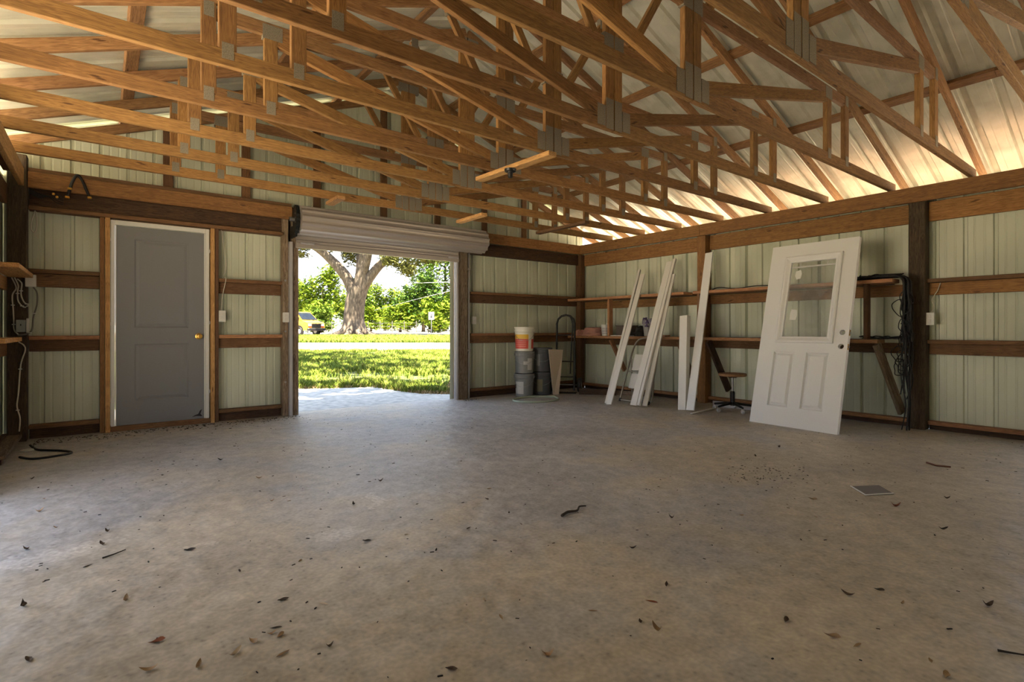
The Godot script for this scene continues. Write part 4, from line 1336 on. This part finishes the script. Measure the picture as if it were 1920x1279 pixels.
# ------------------------------------------------------------------ litter
func leaf_mesh(curl: float, wide: float, twist: float) -> ArrayMesh:
	var st := begin()
	st.set_smooth_group(0)
	var n := 7
	var rows := []
	for i in n + 1:
		var f := float(i) / n
		var half := wide * sin(PI * pow(f, 0.8)) * 0.5
		var mid := Vector3(f - 0.5, 0.03 + curl * (f - 0.5) * (f - 0.5) * 1.6, 0)
		var tw := twist * (f - 0.5)
		rows.append([mid + Vector3(0, half * 0.75 + half * sin(tw), -half * cos(tw)), mid, mid + Vector3(0, half * 0.75 - half * sin(tw), half * cos(tw))])
	for i in n:
		for k in 2:
			quad(st, rows[i][k], rows[i + 1][k], rows[i + 1][k + 1], rows[i][k + 1], Vector3.UP)
	st.index()
	st.generate_normals()
	return st.commit()


func build_floor_litter() -> void:
	var spots := [0.33,1.85,0.23,1.85,0.39,1.89,0.45,1.90,0.47,1.87,0.47,1.93,0.45,1.76,0.58,1.71,0.14,2.08,-0.23,2.65,0.54,2.11,0.65,1.99,0.69,2.42,0.32,2.85,-0.05,2.93,0.00,3.18,-0.28,3.33,-0.19,3.60,0.02,3.37,-0.28,3.97,-0.27,4.67,-0.38,4.88,-0.28,4.26,0.80,3.37,0.88,3.31,0.88,3.42,0.85,3.94,0.73,4.67,0.07,2.47,-0.18,2.21,0.46,2.48,0.11,1.92,1.42,3.60,1.48,3.36,1.96,2.77,1.83,2.61,1.79,2.34,1.74,2.17,1.49,2.29,1.01,2.45,1.22,2.15,1.96,1.61,1.41,1.34,1.63,1.25,1.79,1.30,1.49,1.19,1.49,1.12,1.10,1.24,0.83,1.37,1.12,1.51,1.14,1.64,2.44,1.74,1.20,2.41,1.16,3.01,1.46,2.79,3.62,1.06,3.08,1.27,2.78,1.53,2.27,0.82,2.41,0.76,2.36,0.67,2.59,0.47,1.92,0.74,1.93,0.67,2.02,0.50,1.97,0.45,1.90,0.88,4.31,1.52,4.64,2.21,4.16,2.17,3.38,1.41,4.04,0.92,3.40,0.79,1.93,5.33,2.34,4.30,3.21,3.17]
	var r := RandomNumberGenerator.new()
	r.seed = 19
	var shapes := [leaf_mesh(0.9, 0.34, 0.4), leaf_mesh(0.35, 0.42, 1.6), leaf_mesh(1.6, 0.5, 0.8), leaf_mesh(0.15, 0.22, 0.3)]
	var tones := [mat("leaf_tan", Color(0.60, 0.50, 0.385), 0.85), mat("leaf_brown", Color(0.30, 0.235, 0.17), 0.85), mat("leaf_dark", Color(0.21, 0.175, 0.135), 0.85), mat("leaf_pale", Color(0.72, 0.65, 0.55), 0.85)]
	var special := {8: "orange brown crumpled leaf low in the left foreground", 43: "small orange brown curled leaf right of the middle foreground", 55: "reddish brown leaf on the floor near the flat paper sheet"}
	var alike := {}
	var orange := mat("leaf_orange", Color(0.47, 0.25, 0.11), 0.8)
	for i in range(0, spots.size() / 2):
		var x: float = spots[i * 2]
		var d: float = spots[i * 2 + 1]
		var size := r.randf_range(0.024, 0.052)
		var near := Vector2(x, d).length() < 2.4
		var m: Material = tones[[0, 3, 0, 1][r.randi() % 4]] if near else tones[[1, 2, 1, 0][r.randi() % 4]]
		var tint: String = {"leaf_tan": "tan", "leaf_brown": "brown", "leaf_dark": "dark", "leaf_pale": "pale"}[m.resource_name]
		var place := "in the foreground below the picture's middle"
		if d > 4.6:
			place = "far back near the front wall"
		elif x > 3.0 and d > 1.9:
			place = "before the leaning entry door"
		elif x > 2.9:
			place = "on the right near the flat paper sheet"
		elif x > 1.85 and d < 1.0:
			place = "in the lower right foreground"
		elif x < -0.1:
			place = "at the left edge of the floor"
		elif x < 0.35 and d > 2.3:
			place = "near the left plaster splash"
		elif x < 0.7 and d < 2.3:
			place = "in the lower left foreground"
		elif d > 3.0:
			place = "midway to the roller doorway"
		elif d > 1.9:
			place = "on the open middle of the floor"
		var label := "%s %s curled leaf %s" % ["small" if size < 0.042 else "long", tint, place]
		if special.has(i):
			m = orange
			label = special[i]
			size = 0.05
		var leaf := solo("dry_leaf", label, "leaf", shapes[r.randi() % 4], m, Transform3D(Basis(Vector3.UP, r.randf() * TAU).scaled(Vector3(size, size, size)), V(x, -0.001, d)), "dry leaves on the floor")
		if not alike.has(label):
			alike[label] = []
		alike[label].append(leaf)
	for label in alike:                                        # tell look-alikes apart by their order from left to right
		var row: Array = alike[label]
		if row.size() < 2:
			continue
		row.sort_custom(func(a: Node3D, b: Node3D) -> bool: return a.position.dot(cam_right) / a.position.dot(cam_forward) < b.position.dot(cam_right) / b.position.dot(cam_forward))
		var words: Array = [["left of two", "right of two"], ["leftmost of three", "middle of three", "rightmost of three"], ["leftmost of four", "second of four", "third of four", "rightmost of four"]][mini(row.size(), 4) - 2]
		for k in mini(row.size(), words.size()):
			row[k].set_meta("label", label + ", " + words[k])
	for a in [["dark knotty twig on the floor in the middle of the picture", [V(1.98, 0.008, 2.115), V(2.04, 0.012, 2.13), V(2.10, 0.010, 2.12), V(2.15, 0.014, 2.15), V(2.20, 0.008, 2.15)], 0.008], ["thin grey twig lying beside the left plaster splash", [V(0.0, 0.004, 2.985), V(0.045, 0.006, 3.0), V(0.085, 0.004, 3.035)], 0.004], ["thin dark twig at the bottom right edge of the picture", [V(2.25, 0.004, 0.385), V(2.265, 0.005, 0.355), V(2.29, 0.004, 0.32)], 0.004]]:
		solo("twig", a[0], "twig", tube_mesh(smooth_path(a[1]), a[2], 6, a[2] * 0.5), tones[2])
	var paper := PackedVector2Array([Vector2(3.846, 1.373), Vector2(3.709, 1.242), Vector2(3.884, 1.147), Vector2(4.02, 1.27)])
	var sheet := thing("paper_sheet", "flat grey paper sheet with a white curled edge lying on the right floor", "paper")
	part(sheet, "sheet", prism_mesh(paper, 0.001, 0.004), mat("dusty_paper", Color(0.42, 0.41, 0.40), 0.8), Transform3D(Basis(Vector3.RIGHT, Vector3.FORWARD, Vector3.UP), Vector3.ZERO))
	part(sheet, "curled_edge", tube_mesh([V(3.846, 0.006, 1.373), V(3.709, 0.006, 1.242), V(3.884, 0.006, 1.147)], 0.004, 6), mats.white_paint)
	solo("wood_scrap", "thin reddish wood scrap on the floor at the right", "scrap", tube_mesh([V(4.985, 0.006, 1.26), V(4.93, 0.006, 1.19), V(4.965, 0.006, 1.11)], 0.006, 6), mat("red_scrap", Color(0.42, 0.27, 0.20), 0.8))
	# crumbs and dust that nobody could count
	var mm := MultiMesh.new()
	mm.transform_format = MultiMesh.TRANSFORM_3D
	mm.mesh = cbox(Vector3(1, 0.5, 0.6), 0.2)
	mm.instance_count = 1500
	for k in 1500:
		var x := r.randf_range(-0.5, 6.5)
		var d := r.randf_range(0.2, 6.55)
		if k % 4 == 0:
			d = 6.56 - absf(r.randfn(0.0, 0.16))
			x = r.randf_range(-0.5, 1.9)
		elif k % 9 == 1:
			d = 6.5 - absf(r.randfn(0.0, 0.12))
			x = 4.2 + r.randfn(0.0, 0.12)
		elif k % 9 == 2:
			x = 3.65 + r.randfn(0.0, 0.22)
			d = 1.85 + r.randfn(0.0, 0.12)
		var size := r.randf_range(0.003, 0.010) * (1.4 if k % 4 == 0 else 1.0)
		mm.set_instance_transform(k, Transform3D(Basis(Vector3.UP, r.randf() * TAU) * Basis.from_scale(Vector3(size * r.randf_range(0.8, 2.2), size * 0.7, size)), V(x, size * 0.12, d)))
	var crumbs := MultiMeshInstance3D.new()
	crumbs.name = "floor_debris"
	crumbs.multimesh = mm
	crumbs.material_override = mat("crumb", Color(0.155, 0.135, 0.115), 0.9)
	add_child(crumbs)
	tag(crumbs, "scattered crumbs of dirt and leaf litter over the concrete floor", "debris")
	crumbs.set_meta("kind", "stuff")


# ------------------------------------------------------------------ outdoors
func leaf_card() -> ArrayMesh:           # a small spray: three pointed leaflets, folded along their midribs
	var st := begin()
	for k in 3:
		var b := Basis(Vector3.UP, (k - 1) * 0.9)
		var base := b * Vector3(0, 0, -0.08)
		var tip := b * Vector3(0, 0.10, -0.62)
		var l := b * Vector3(-0.17, 0.09, -0.33)
		var r := b * Vector3(0.17, 0.09, -0.33)
		var mid := b * Vector3(0, 0.03, -0.33)
		for q in [[base, l, mid], [l, tip, mid], [base, mid, r], [mid, tip, r]]:
			tri(st, q[0], q[1], q[2], Vector3.UP)
	return st.commit()


func foliage(parent: Node, blobs: Array, count: int, size: float, colors: Array, seed_value: int, mesh: Mesh) -> void:
	var r := RandomNumberGenerator.new()
	r.seed = seed_value
	var n := FastNoiseLite.new()
	n.seed = seed_value
	n.frequency = 0.45
	var total := 0.0
	for b in blobs:
		total += b[1].x * b[1].y + b[1].z * b[1].y
	var rows := []
	for b in blobs:
		var many := int(count * (b[1].x * b[1].y + b[1].z * b[1].y) / total)
		for k in many:
			var dir := Vector3(r.randfn(), r.randfn(), r.randfn()).normalized()
			var rad := pow(r.randf(), 0.45)
			var p: Vector3 = b[0] + dir * rad * b[1] * (1.0 + 0.45 * n.get_noise_3dv(dir * 3.0 + b[0]))
			if n.get_noise_3dv(p * 2.2) < -0.22:
				continue
			rows.append([p, r.randf_range(0.7, 1.35) * size, colors[r.randi() % colors.size()], Basis.from_euler(Vector3(r.randf_range(-0.9, 0.9), r.randf() * TAU, r.randf_range(-0.9, 0.9)))])
	var mm := MultiMesh.new()
	mm.transform_format = MultiMesh.TRANSFORM_3D
	mm.use_colors = true
	mm.mesh = mesh
	mm.instance_count = rows.size()
	for i in rows.size():
		mm.set_instance_transform(i, Transform3D(rows[i][3] * Basis.from_scale(Vector3.ONE * rows[i][1]), rows[i][0]))
		mm.set_instance_color(i, rows[i][2])
	var o := MultiMeshInstance3D.new()
	o.name = "foliage"
	o.multimesh = mm
	o.material_override = mats.leaves
	o.set_meta("kind", "stuff")
	parent.add_child(o, true)


func far_tree(label: String, r: float, t: float, height: float, spread: float, count: int, colors: Array, seed_value: int, card: Mesh, low := 0.12) -> void:
	var g := RandomNumberGenerator.new()
	g.seed = seed_value
	var at := out_at(r, ground_height(t), t)
	var o := thing("tree", label, "tree", at, "trees beyond the road")
	part(o, "trunk", tube_mesh([Vector3(0, -0.1, 0), Vector3(0.05, height * 0.3, 0.05), Vector3(0.1, height * 0.7, 0)], 0.16 + height * 0.012, 8, 0.07), mats.bark)
	var blobs := []
	for k in 9:
		var f := lerpf(low, 0.86, k / 8.0)
		var wide := spread * (1.0 - 0.55 * absf(f - 0.45) * 1.6)
		var p := cam_right * g.randf_range(-0.55, 0.55) * wide + cam_forward * g.randf_range(-0.4, 0.4) * wide + Vector3.UP * height * f
		blobs.append([p, Vector3(wide * 0.55, height * 0.16, wide * 0.55)])
	foliage(o, blobs, count, 0.42, colors, seed_value, card)


func tuft_mesh(blades: int, h: float, seed_value: int) -> ArrayMesh:
	var r := RandomNumberGenerator.new()
	r.seed = seed_value
	var st := begin()
	for k in blades:
		var a := r.randf() * TAU
		var dir := Vector3(cos(a), 0, sin(a))
		var side := dir.cross(Vector3.UP) * 0.006
		var root := Vector3(r.randf_range(-0.06, 0.06), 0, r.randf_range(-0.06, 0.06))
		var hh := h * r.randf_range(0.6, 1.2)
		var mid := root + dir * hh * 0.18 + Vector3.UP * hh * 0.6
		var tip := root + dir * hh * 0.6 + Vector3.UP * hh
		tri(st, root - side, root + side, mid + side * 0.7, dir)
		tri(st, root - side, mid + side * 0.7, mid - side * 0.7, dir)
		tri(st, mid - side * 0.7, mid + side * 0.7, tip, dir)
	return st.commit()


func grass(called: String, label: String, count: int, r0: float, r1: float, t0: float, t1: float, colors: Array, tuft: Mesh, size: float, bare: float, seed_value: int, keep_off: PackedVector2Array) -> void:
	var g := RandomNumberGenerator.new()
	g.seed = seed_value
	var n := FastNoiseLite.new()
	n.seed = seed_value
	n.frequency = 0.35
	var rows := []
	for k in count:
		var t := g.randf_range(t0, t1)
		var r := g.randf_range(r0, r1) * t
		var p := out_at(r, ground_height(t), t)
		var d := -p.z
		if d < 6.95 or Geometry2D.is_point_in_polygon(Vector2(p.x, d), keep_off):
			continue
		var bald := n.get_noise_2d(r, t * 0.7)
		if bald > bare and g.randf() < 0.93:
			continue
		rows.append([p, g.randf() * TAU, g.randf_range(0.7, 1.3) * size, colors[g.randi() % colors.size()]])
	var mm := MultiMesh.new()
	mm.transform_format = MultiMesh.TRANSFORM_3D
	mm.use_colors = true
	mm.mesh = tuft
	mm.instance_count = rows.size()
	for i in rows.size():
		mm.set_instance_transform(i, Transform3D(Basis(Vector3.UP, rows[i][1]) * Basis.from_scale(Vector3.ONE * rows[i][2]), rows[i][0]))
		mm.set_instance_color(i, rows[i][3])
	var o := MultiMeshInstance3D.new()
	o.name = called
	o.multimesh = mm
	o.material_override = mats.leaves
	add_child(o)
	tag(o, label, "grass")
	o.set_meta("kind", "stuff")


func build_outdoors() -> void:
	var lv := mat("leaves", Color.WHITE, 0.7)
	lv.vertex_color_use_as_albedo = true
	lv.metallic_specular = 0.2
	lv.cull_mode = BaseMaterial3D.CULL_DISABLED
	lv.backlight_enabled = true
	lv.backlight = Color(0.09, 0.115, 0.02)
	var bark := speckled("bark", [Color(0.21, 0.185, 0.155), Color(0.31, 0.275, 0.235), Color(0.40, 0.365, 0.32)], 0.95, 0.0, 0.03, 1.0, 15)
	bark.uv1_scale = Vector3(0.9, 0.25, 0.9)
	# lawns: soil with grass growing on it
	var turf := speckled("turf", [Color(0.50, 0.46, 0.35), Color(0.27, 0.32, 0.12), Color(0.23, 0.29, 0.09)], 0.95, 0.0, 0.012, 0.16, 40)
	var l := part(self, "lawn", ground_patch([-30.0, -12.0, -6.0, -3.0, 0.2], [7.0, 10.0, 12.0, 14.0, 18.0, 20.95], 0.012), turf)
	l.set_meta("kind", "structure")
	l = part(self, "verge", ground_patch([-70.0, -20.0, 0.0, 30.0], [29.5, 36.0, 43.0], 0.012), turf)
	l.set_meta("kind", "structure")
	var apron := PackedVector2Array([Vector2(1.2, 6.79), Vector2(1.2, 9.9), Vector2(2.0, 9.75), Vector2(2.71, 9.56), Vector2(3.17, 9.30), Vector2(3.87, 9.10), Vector2(3.95, 8.3), Vector2(4.05, 7.65), Vector2(4.35, 7.35), Vector2(4.9, 6.79)])
	var greens := [Color(0.088, 0.135, 0.014), Color(0.115, 0.165, 0.02), Color(0.14, 0.175, 0.026), Color(0.165, 0.17, 0.04), Color(0.072, 0.115, 0.013)]
	var tuft := tuft_mesh(9, 0.13, 3)
	grass("lawn_grass", "sunlit short lawn grass beyond the concrete apron", 34000, -0.52, 0.02, 8.6, 20.8, greens, tuft, 1.0, 0.16, 6, apron)
	grass("verge_grass", "strip of grass between the sandy track and the far road", 16000, -0.46, -0.06, 29.6, 42.8, greens, tuft, 1.35, 0.25, 8, apron)
	# dead leaves and straw along the apron's broken edge
	grass("dry_fringe", "brown dry grass fringe along the edge of the concrete apron", 4200, -0.46, -0.08, 8.2, 10.0, [Color(0.32, 0.22, 0.12), Color(0.40, 0.31, 0.18), Color(0.24, 0.17, 0.09)], tuft_mesh(7, 0.07, 9), 0.9, 0.4, 12, apron)

	var card := leaf_card()
	# the big oak
	var foot := out_at(-13.75, ground_height(46.0), 46.0)
	var oak := thing("oak_tree", "big spreading oak with a thick grey trunk standing on the verge", "tree", foot)
	var at := func(px: float, py: float, away := 0.0) -> Vector3:    # along the trunk's plane: metres right of the trunk and up
		return cam_right * px + Vector3.UP * py + cam_forward * away
	var st := begin()
	add_tube(st, smooth_path([at.call(0.15, -0.1), at.call(0.05, 0.5), at.call(0.0, 1.4), at.call(0.15, 3.0), at.call(0.45, 4.2)], 5), 0.93, 20, 0.80)
	for k in 9:
		var a := TAU * k / 9.0 + 0.2
		var dir := Vector3(cos(a), 0, sin(a))
		add_tube(st, smooth_path([dir * 0.45 + Vector3.UP * 1.3, dir * 0.85 + Vector3.UP * 0.45, dir * 1.5 + Vector3.UP * 0.12, dir * 2.5 + Vector3.UP * -0.06]), 0.45, 9, 0.08)
	part(oak, "trunk", st.commit(), mats.bark)
	for b in [[[at.call(0.0, 3.6), at.call(-0.6, 5.0), at.call(-1.7, 6.3), at.call(-3.2, 7.6), at.call(-5.2, 8.6), at.call(-7.5, 9.5)], 0.55, 0.18], [[at.call(0.5, 3.8), at.call(0.75, 5.6), at.call(1.1, 8.0), at.call(0.9, 11.0), at.call(1.4, 14.5)], 0.68, 0.2], [[at.call(0.6, 3.9), at.call(1.5, 5.2), at.call(2.6, 6.4), at.call(4.2, 7.2), at.call(6.5, 8.0), at.call(9.0, 8.6)], 0.50, 0.15], [[at.call(0.3, 4.0), at.call(0.2, 6.0, 1.2), at.call(-0.3, 8.5, 2.5), at.call(-1.2, 11.0, 4.0)], 0.45, 0.2], [[at.call(0.7, 5.0), at.call(1.4, 6.6, -0.6), at.call(2.0, 8.6, -1.6), at.call(2.6, 11.0, -2.8)], 0.36, 0.14]]:
		part(oak, "limb", tube_mesh(smooth_path(b[0], 4), b[1], 12, b[2]), mats.bark)
	var olive := [Color(0.082, 0.087, 0.023), Color(0.112, 0.117, 0.031), Color(0.143, 0.148, 0.043), Color(0.061, 0.069, 0.018)]
	foliage(oak, [[at.call(-5.2, 7.7), Vector3(1.5, 0.7, 1.5)], [at.call(-4.0, 8.2, -0.6), Vector3(1.4, 0.7, 1.2)], [at.call(-2.2, 8.0, 1.0), Vector3(1.3, 0.7, 1.3)], [at.call(-0.9, 7.3, 2.0), Vector3(0.9, 1.1, 1.0)], [at.call(0.1, 7.6, 2.4), Vector3(0.7, 0.9, 0.8)], [at.call(-4.6, 7.0, 0.3), Vector3(0.7, 0.25, 0.6)], [at.call(2.9, 7.2, 0.6), Vector3(1.0, 0.8, 1.0)], [at.call(3.6, 6.5, -0.8), Vector3(1.1, 0.8, 1.0)], [at.call(4.6, 6.2, -0.4), Vector3(1.1, 1.0, 1.0)], [at.call(4.9, 5.4, -0.8), Vector3(0.7, 0.5, 0.7)], [at.call(5.8, 6.8), Vector3(1.2, 0.8, 1.2)], [at.call(7.2, 7.0), Vector3(1.6, 0.8, 1.6)], [at.call(9.2, 7.2), Vector3(1.6, 0.9, 1.8)], [at.call(0.0, 13.0), Vector3(7.0, 3.0, 6.0)], [at.call(6.5, 10.5), Vector3(4.0, 1.8, 4.0)], [at.call(-7.0, 11.0), Vector3(4.0, 1.8, 4.0)]], 30000, 0.30, olive, 77, card)
	# the trees beyond
	var bright := [Color(0.075, 0.125, 0.008), Color(0.105, 0.165, 0.010), Color(0.145, 0.20, 0.016), Color(0.055, 0.105, 0.008)]
	var mid := [Color(0.048, 0.095, 0.010), Color(0.068, 0.12, 0.013), Color(0.095, 0.145, 0.018)]
	var dark := [Color(0.023, 0.059, 0.009), Color(0.037, 0.083, 0.011), Color(0.055, 0.101, 0.014)]
	far_tree("bright green bushy tree behind the yellow van", -22.3, 62.0, 7.9, 3.6, 5200, bright, 1, card)
	far_tree("mid green tree left of the oak trunk", -19.4, 66.0, 6.6, 3.2, 4200, mid, 2, card)
	far_tree("yellow green tree at the doorway's left edge", -26.6, 64.0, 7.0, 3.6, 4200, bright, 3, card)
	far_tree("light green round tree just right of the oak trunk", -17.3, 72.0, 6.4, 3.6, 4200, bright, 4, card)
	far_tree("low yellow green tree in the middle of the doorway", -14.8, 76.0, 5.9, 3.4, 3600, bright, 5, card)
	far_tree("dark green leaning tree behind the road sign", -10.4, 62.0, 6.9, 3.4, 4200, dark, 6, card)
	far_tree("tall loose tree filling the doorway's upper right", -8.4, 66.0, 15.0, 5.0, 9500, mid, 7, card)
	far_tree("bright green tree against the right door post", -5.4, 60.0, 13.0, 3.6, 7200, bright, 8, card)
	far_tree("low pale bush under the tall trees at right", -8.8, 58.0, 3.6, 2.6, 2600, bright, 9, card, 0.2)
	far_tree("low pale bush left of the road sign", -12.9, 61.0, 3.3, 2.6, 2600, bright, 10, card, 0.2)
	far_tree("low hedge bush right of the oak trunk", -17.6, 66.0, 3.2, 2.6, 2400, bright, 11, card, 0.2)
	far_tree("low hedge bush between the van and the oak", -21.0, 58.0, 2.8, 2.2, 2200, mid, 12, card, 0.2)
	far_tree("far pale green tree seen below the oak's left limb", -24.0, 84.0, 8.0, 5.0, 3200, bright, 13, card)
	far_tree("far pale green tree in the gap right of the oak", -14.0, 90.0, 7.0, 5.0, 3200, bright, 14, card)
	# a tree beside the barn, out of the picture: its shade dapples the apron and the lawn
	var side := thing("tree", "loose leafy tree beside the barn whose shade dapples the concrete apron", "tree", V(-4.2, -0.03, 9.6))
	part(side, "trunk", tube_mesh([Vector3(0, -0.05, 0), Vector3(0.2, 2.5, 0.2), Vector3(1.0, 5.5, 0.6)], 0.28, 10, 0.16), mats.bark)
	part(side, "limb", tube_mesh([Vector3(0.9, 5.2, 0.6), Vector3(3.4, 7.6, 2.4), Vector3(6.4, 8.4, 3.8)], 0.15, 8, 0.05), mats.bark)
	part(side, "limb", tube_mesh([Vector3(0.8, 5.0, 0.5), Vector3(3.5, 7.6, -0.2), Vector3(7.6, 9.2, -0.6)], 0.15, 8, 0.05), mats.bark)
	foliage(side, [[Vector3(6.2, 8.2, 3.6), Vector3(2.4, 1.2, 2.2)], [Vector3(7.8, 9.2, -0.6), Vector3(2.8, 1.3, 2.8)], [Vector3(4.0, 8.0, 0.6), Vector3(2.0, 1.2, 2.0)], [Vector3(8.5, 8.8, -5.0), Vector3(2.8, 1.3, 2.8)]], 1700, 0.5, olive, 91, card)
	build_van()
	# road sign
	var sign_at := out_at(-7.62, ground_height(50.0), 50.0)
	var s := thing("road_sign", "white rectangular road sign on a thin post at the far roadside", "sign", sign_at)
	s.basis = Basis(cam_right, Vector3.UP, -cam_forward)
	part(s, "post", cbox(Vector3(0.07, 1.8, 0.05), 0.01), mats.steel, Transform3D(Basis.IDENTITY, Vector3(0, 0.88, -0.03)))
	part(s, "plate", cbox(Vector3(0.55, 0.76, 0.02), 0.004), mats.white_paint, Transform3D(Basis.IDENTITY, Vector3(0, 1.75, 0.01)))
	part(s, "print", cbox(Vector3(0.26, 0.05, 0.004), 0.001), mats.grey_paint, Transform3D(Basis.IDENTITY, Vector3(0, 1.84, 0.022)))
	part(s, "print", cbox(Vector3(0.16, 0.20, 0.004), 0.001), mats.grey_paint, Transform3D(Basis.IDENTITY, Vector3(0, 1.66, 0.022)))
	# fence along the far road
	mat("fence_grey", Color(0.30, 0.31, 0.28), 0.8)
	var f := thing("wire_fence", "low grey post and wire fence in front of the far trees", "fence", Vector3.ZERO)
	for k in 15:
		var r := -22.0 + k * 1.3
		part(f, "post", cbox(Vector3(0.08, 1.3, 0.08), 0.01), mats.fence_grey, Transform3D(Basis.IDENTITY, out_at(r, ground_height(57.0) + 0.62, 57.0)))
	for h in [0.35, 0.7, 1.05]:
		part(f, "rail", tube_mesh([out_at(-22.0, ground_height(57.0) + h, 56.93), out_at(-3.8, ground_height(57.0) + h, 56.93)], 0.012, 5), mats.fence_grey)
	for a in [["upper thin overhead wire crossing the trees at the right of the doorway", 5.65, 5.75], ["slanting overhead wire crossing the dark tree at right", 3.1, 5.3]]:
		var w := thing("overhead_wire", a[0], "wire", Vector3.ZERO, "overhead wires")
		part(w, "wire", tube_mesh([out_at(-13.5, a[1] - 0.2, 52.0), out_at(-9.0, (a[1] + a[2]) * 0.5 - 0.12, 52.0), out_at(-4.0, a[2], 52.0)], 0.022, 5), mats.track)
	var pole := thing("utility_pole", "wooden utility pole hidden behind the right door post", "pole", out_at(-3.6, ground_height(52.0), 52.4))
	part(pole, "shaft", tube_mesh([Vector3(0, -0.1, 0), Vector3(0, 7.5, 0)], 0.15, 10, 0.11), mats.bark)


func build_van() -> void:
	var v := thing("van", "yellow van parked facing right beyond the lawn, cut off by the door post", "van", out_at(-17.45, ground_height(45.6), 45.3))
	var fwd := (cam_right * cos(0.42) - cam_forward * sin(0.42)).normalized()
	v.basis = Basis(fwd, Vector3.UP, fwd.cross(Vector3.UP))
	var yellow := mat("van_yellow", Color(0.82, 0.63, 0.06), 0.35)
	yellow.clearcoat_enabled = true
	yellow.clearcoat = 0.6
	var dark := mat("van_dark", Color(0.03, 0.03, 0.032), 0.5)
	var tinted := mat("van_glass", Color(0.06, 0.075, 0.085), 0.08)
	# body: side profile swept across with the sides drawn in towards the roof
	var prof := [Vector2(-4.0, 0.42), Vector2(-4.0, 1.15), Vector2(-3.95, 1.90), Vector2(-3.8, 2.02), Vector2(-0.75, 2.04), Vector2(-0.55, 2.00), Vector2(0.22, 1.30), Vector2(0.35, 1.25), Vector2(0.80, 1.12), Vector2(0.90, 1.02), Vector2(0.92, 0.62), Vector2(0.88, 0.42)]
	var half := func(y: float) -> float: return 0.99 if y < 1.1 else lerpf(0.99, 0.80, clampf((y - 1.1) / 0.95, 0, 1))
	var st := begin()
	var side := PackedVector2Array(prof)
	var idx := Geometry2D.triangulate_polygon(side)
	for s in [-1.0, 1.0]:
		for i in range(0, idx.size(), 3):
			var q := []
			for k in 3:
				var p: Vector2 = prof[idx[i + k]]
				q.append(Vector3(p.x, p.y, s * half.call(p.y)))
			tri(st, q[0], q[1], q[2], Vector3(0, 0, s))
	for i in prof.size():
		var a: Vector2 = prof[i]
		var b: Vector2 = prof[(i + 1) % prof.size()]
		var n := Vector3((a.x + b.x) * 0.5 + 1.5, (a.y + b.y) * 0.5 - 1.2, 0)
		quad(st, Vector3(a.x, a.y, -half.call(a.y)), Vector3(b.x, b.y, -half.call(b.y)), Vector3(b.x, b.y, half.call(b.y)), Vector3(a.x, a.y, half.call(a.y)), n)
	part(v, "body", st.commit(), yellow)
	st = begin()
	quad(st, Vector3(-0.50, 1.955, -0.74), Vector3(0.18, 1.345, -0.86), Vector3(0.18, 1.345, 0.86), Vector3(-0.50, 1.955, 0.74), Vector3(1, 1, 0))
	part(v, "windshield", st.commit(), tinted, Transform3D(Basis.IDENTITY, Vector3(0.014, 0.014, 0)))
	for s in [-1.0, 1.0]:
		st = begin()
		quad(st, Vector3(-0.70, 1.90, 0.845), Vector3(-0.05, 1.36, 0.952), Vector3(-1.35, 1.36, 0.952), Vector3(-1.35, 1.90, 0.845), Vector3(0, 0, 1))
		part(v, "side_window", st.commit(), tinted, Transform3D(Basis.from_scale(Vector3(1, 1, s)), Vector3.ZERO))
		part(v, "headlight", cbox(Vector3(0.06, 0.20, 0.34), 0.02), mats.white_plastic, Transform3D(Basis.IDENTITY, Vector3(0.91, 0.90, s * 0.72)))
		part(v, "turn_lamp", cbox(Vector3(0.07, 0.10, 0.36), 0.02), mat("amber", Color(0.75, 0.20, 0.05), 0.4), Transform3D(Basis.IDENTITY, Vector3(0.90, 0.76, s * 0.72)))
		for x in [0.0, -3.43]:
			part(v, "wheel_arch", lathe_mesh([Vector2(0, 0), Vector2(0.46, 0), Vector2(0.46, 0.01), Vector2(0, 0.012)], 24), dark, Transform3D(Basis(Vector3.RIGHT, Vector3(0, 0, s), Vector3(0, -s, 0)), Vector3(x, 0.42, s * 0.985)))
			wheel_part(v, Vector3(x, 0.37, s * 0.90), Vector3(0, 0, s), 0.37, 0.24)
	part(v, "grille", cbox(Vector3(0.06, 0.36, 1.05), 0.02), dark, Transform3D(Basis.IDENTITY, Vector3(0.91, 0.84, 0)))
	part(v, "bumper", cbox(Vector3(0.26, 0.24, 2.0), 0.05), mat("van_bumper", Color(0.13, 0.135, 0.14), 0.45), Transform3D(Basis.IDENTITY, Vector3(0.94, 0.52, 0)))
	part(v, "mirror", cbox(Vector3(0.12, 0.26, 0.20), 0.03), dark, Transform3D(Basis.IDENTITY, Vector3(-0.02, 1.42, 1.10)))
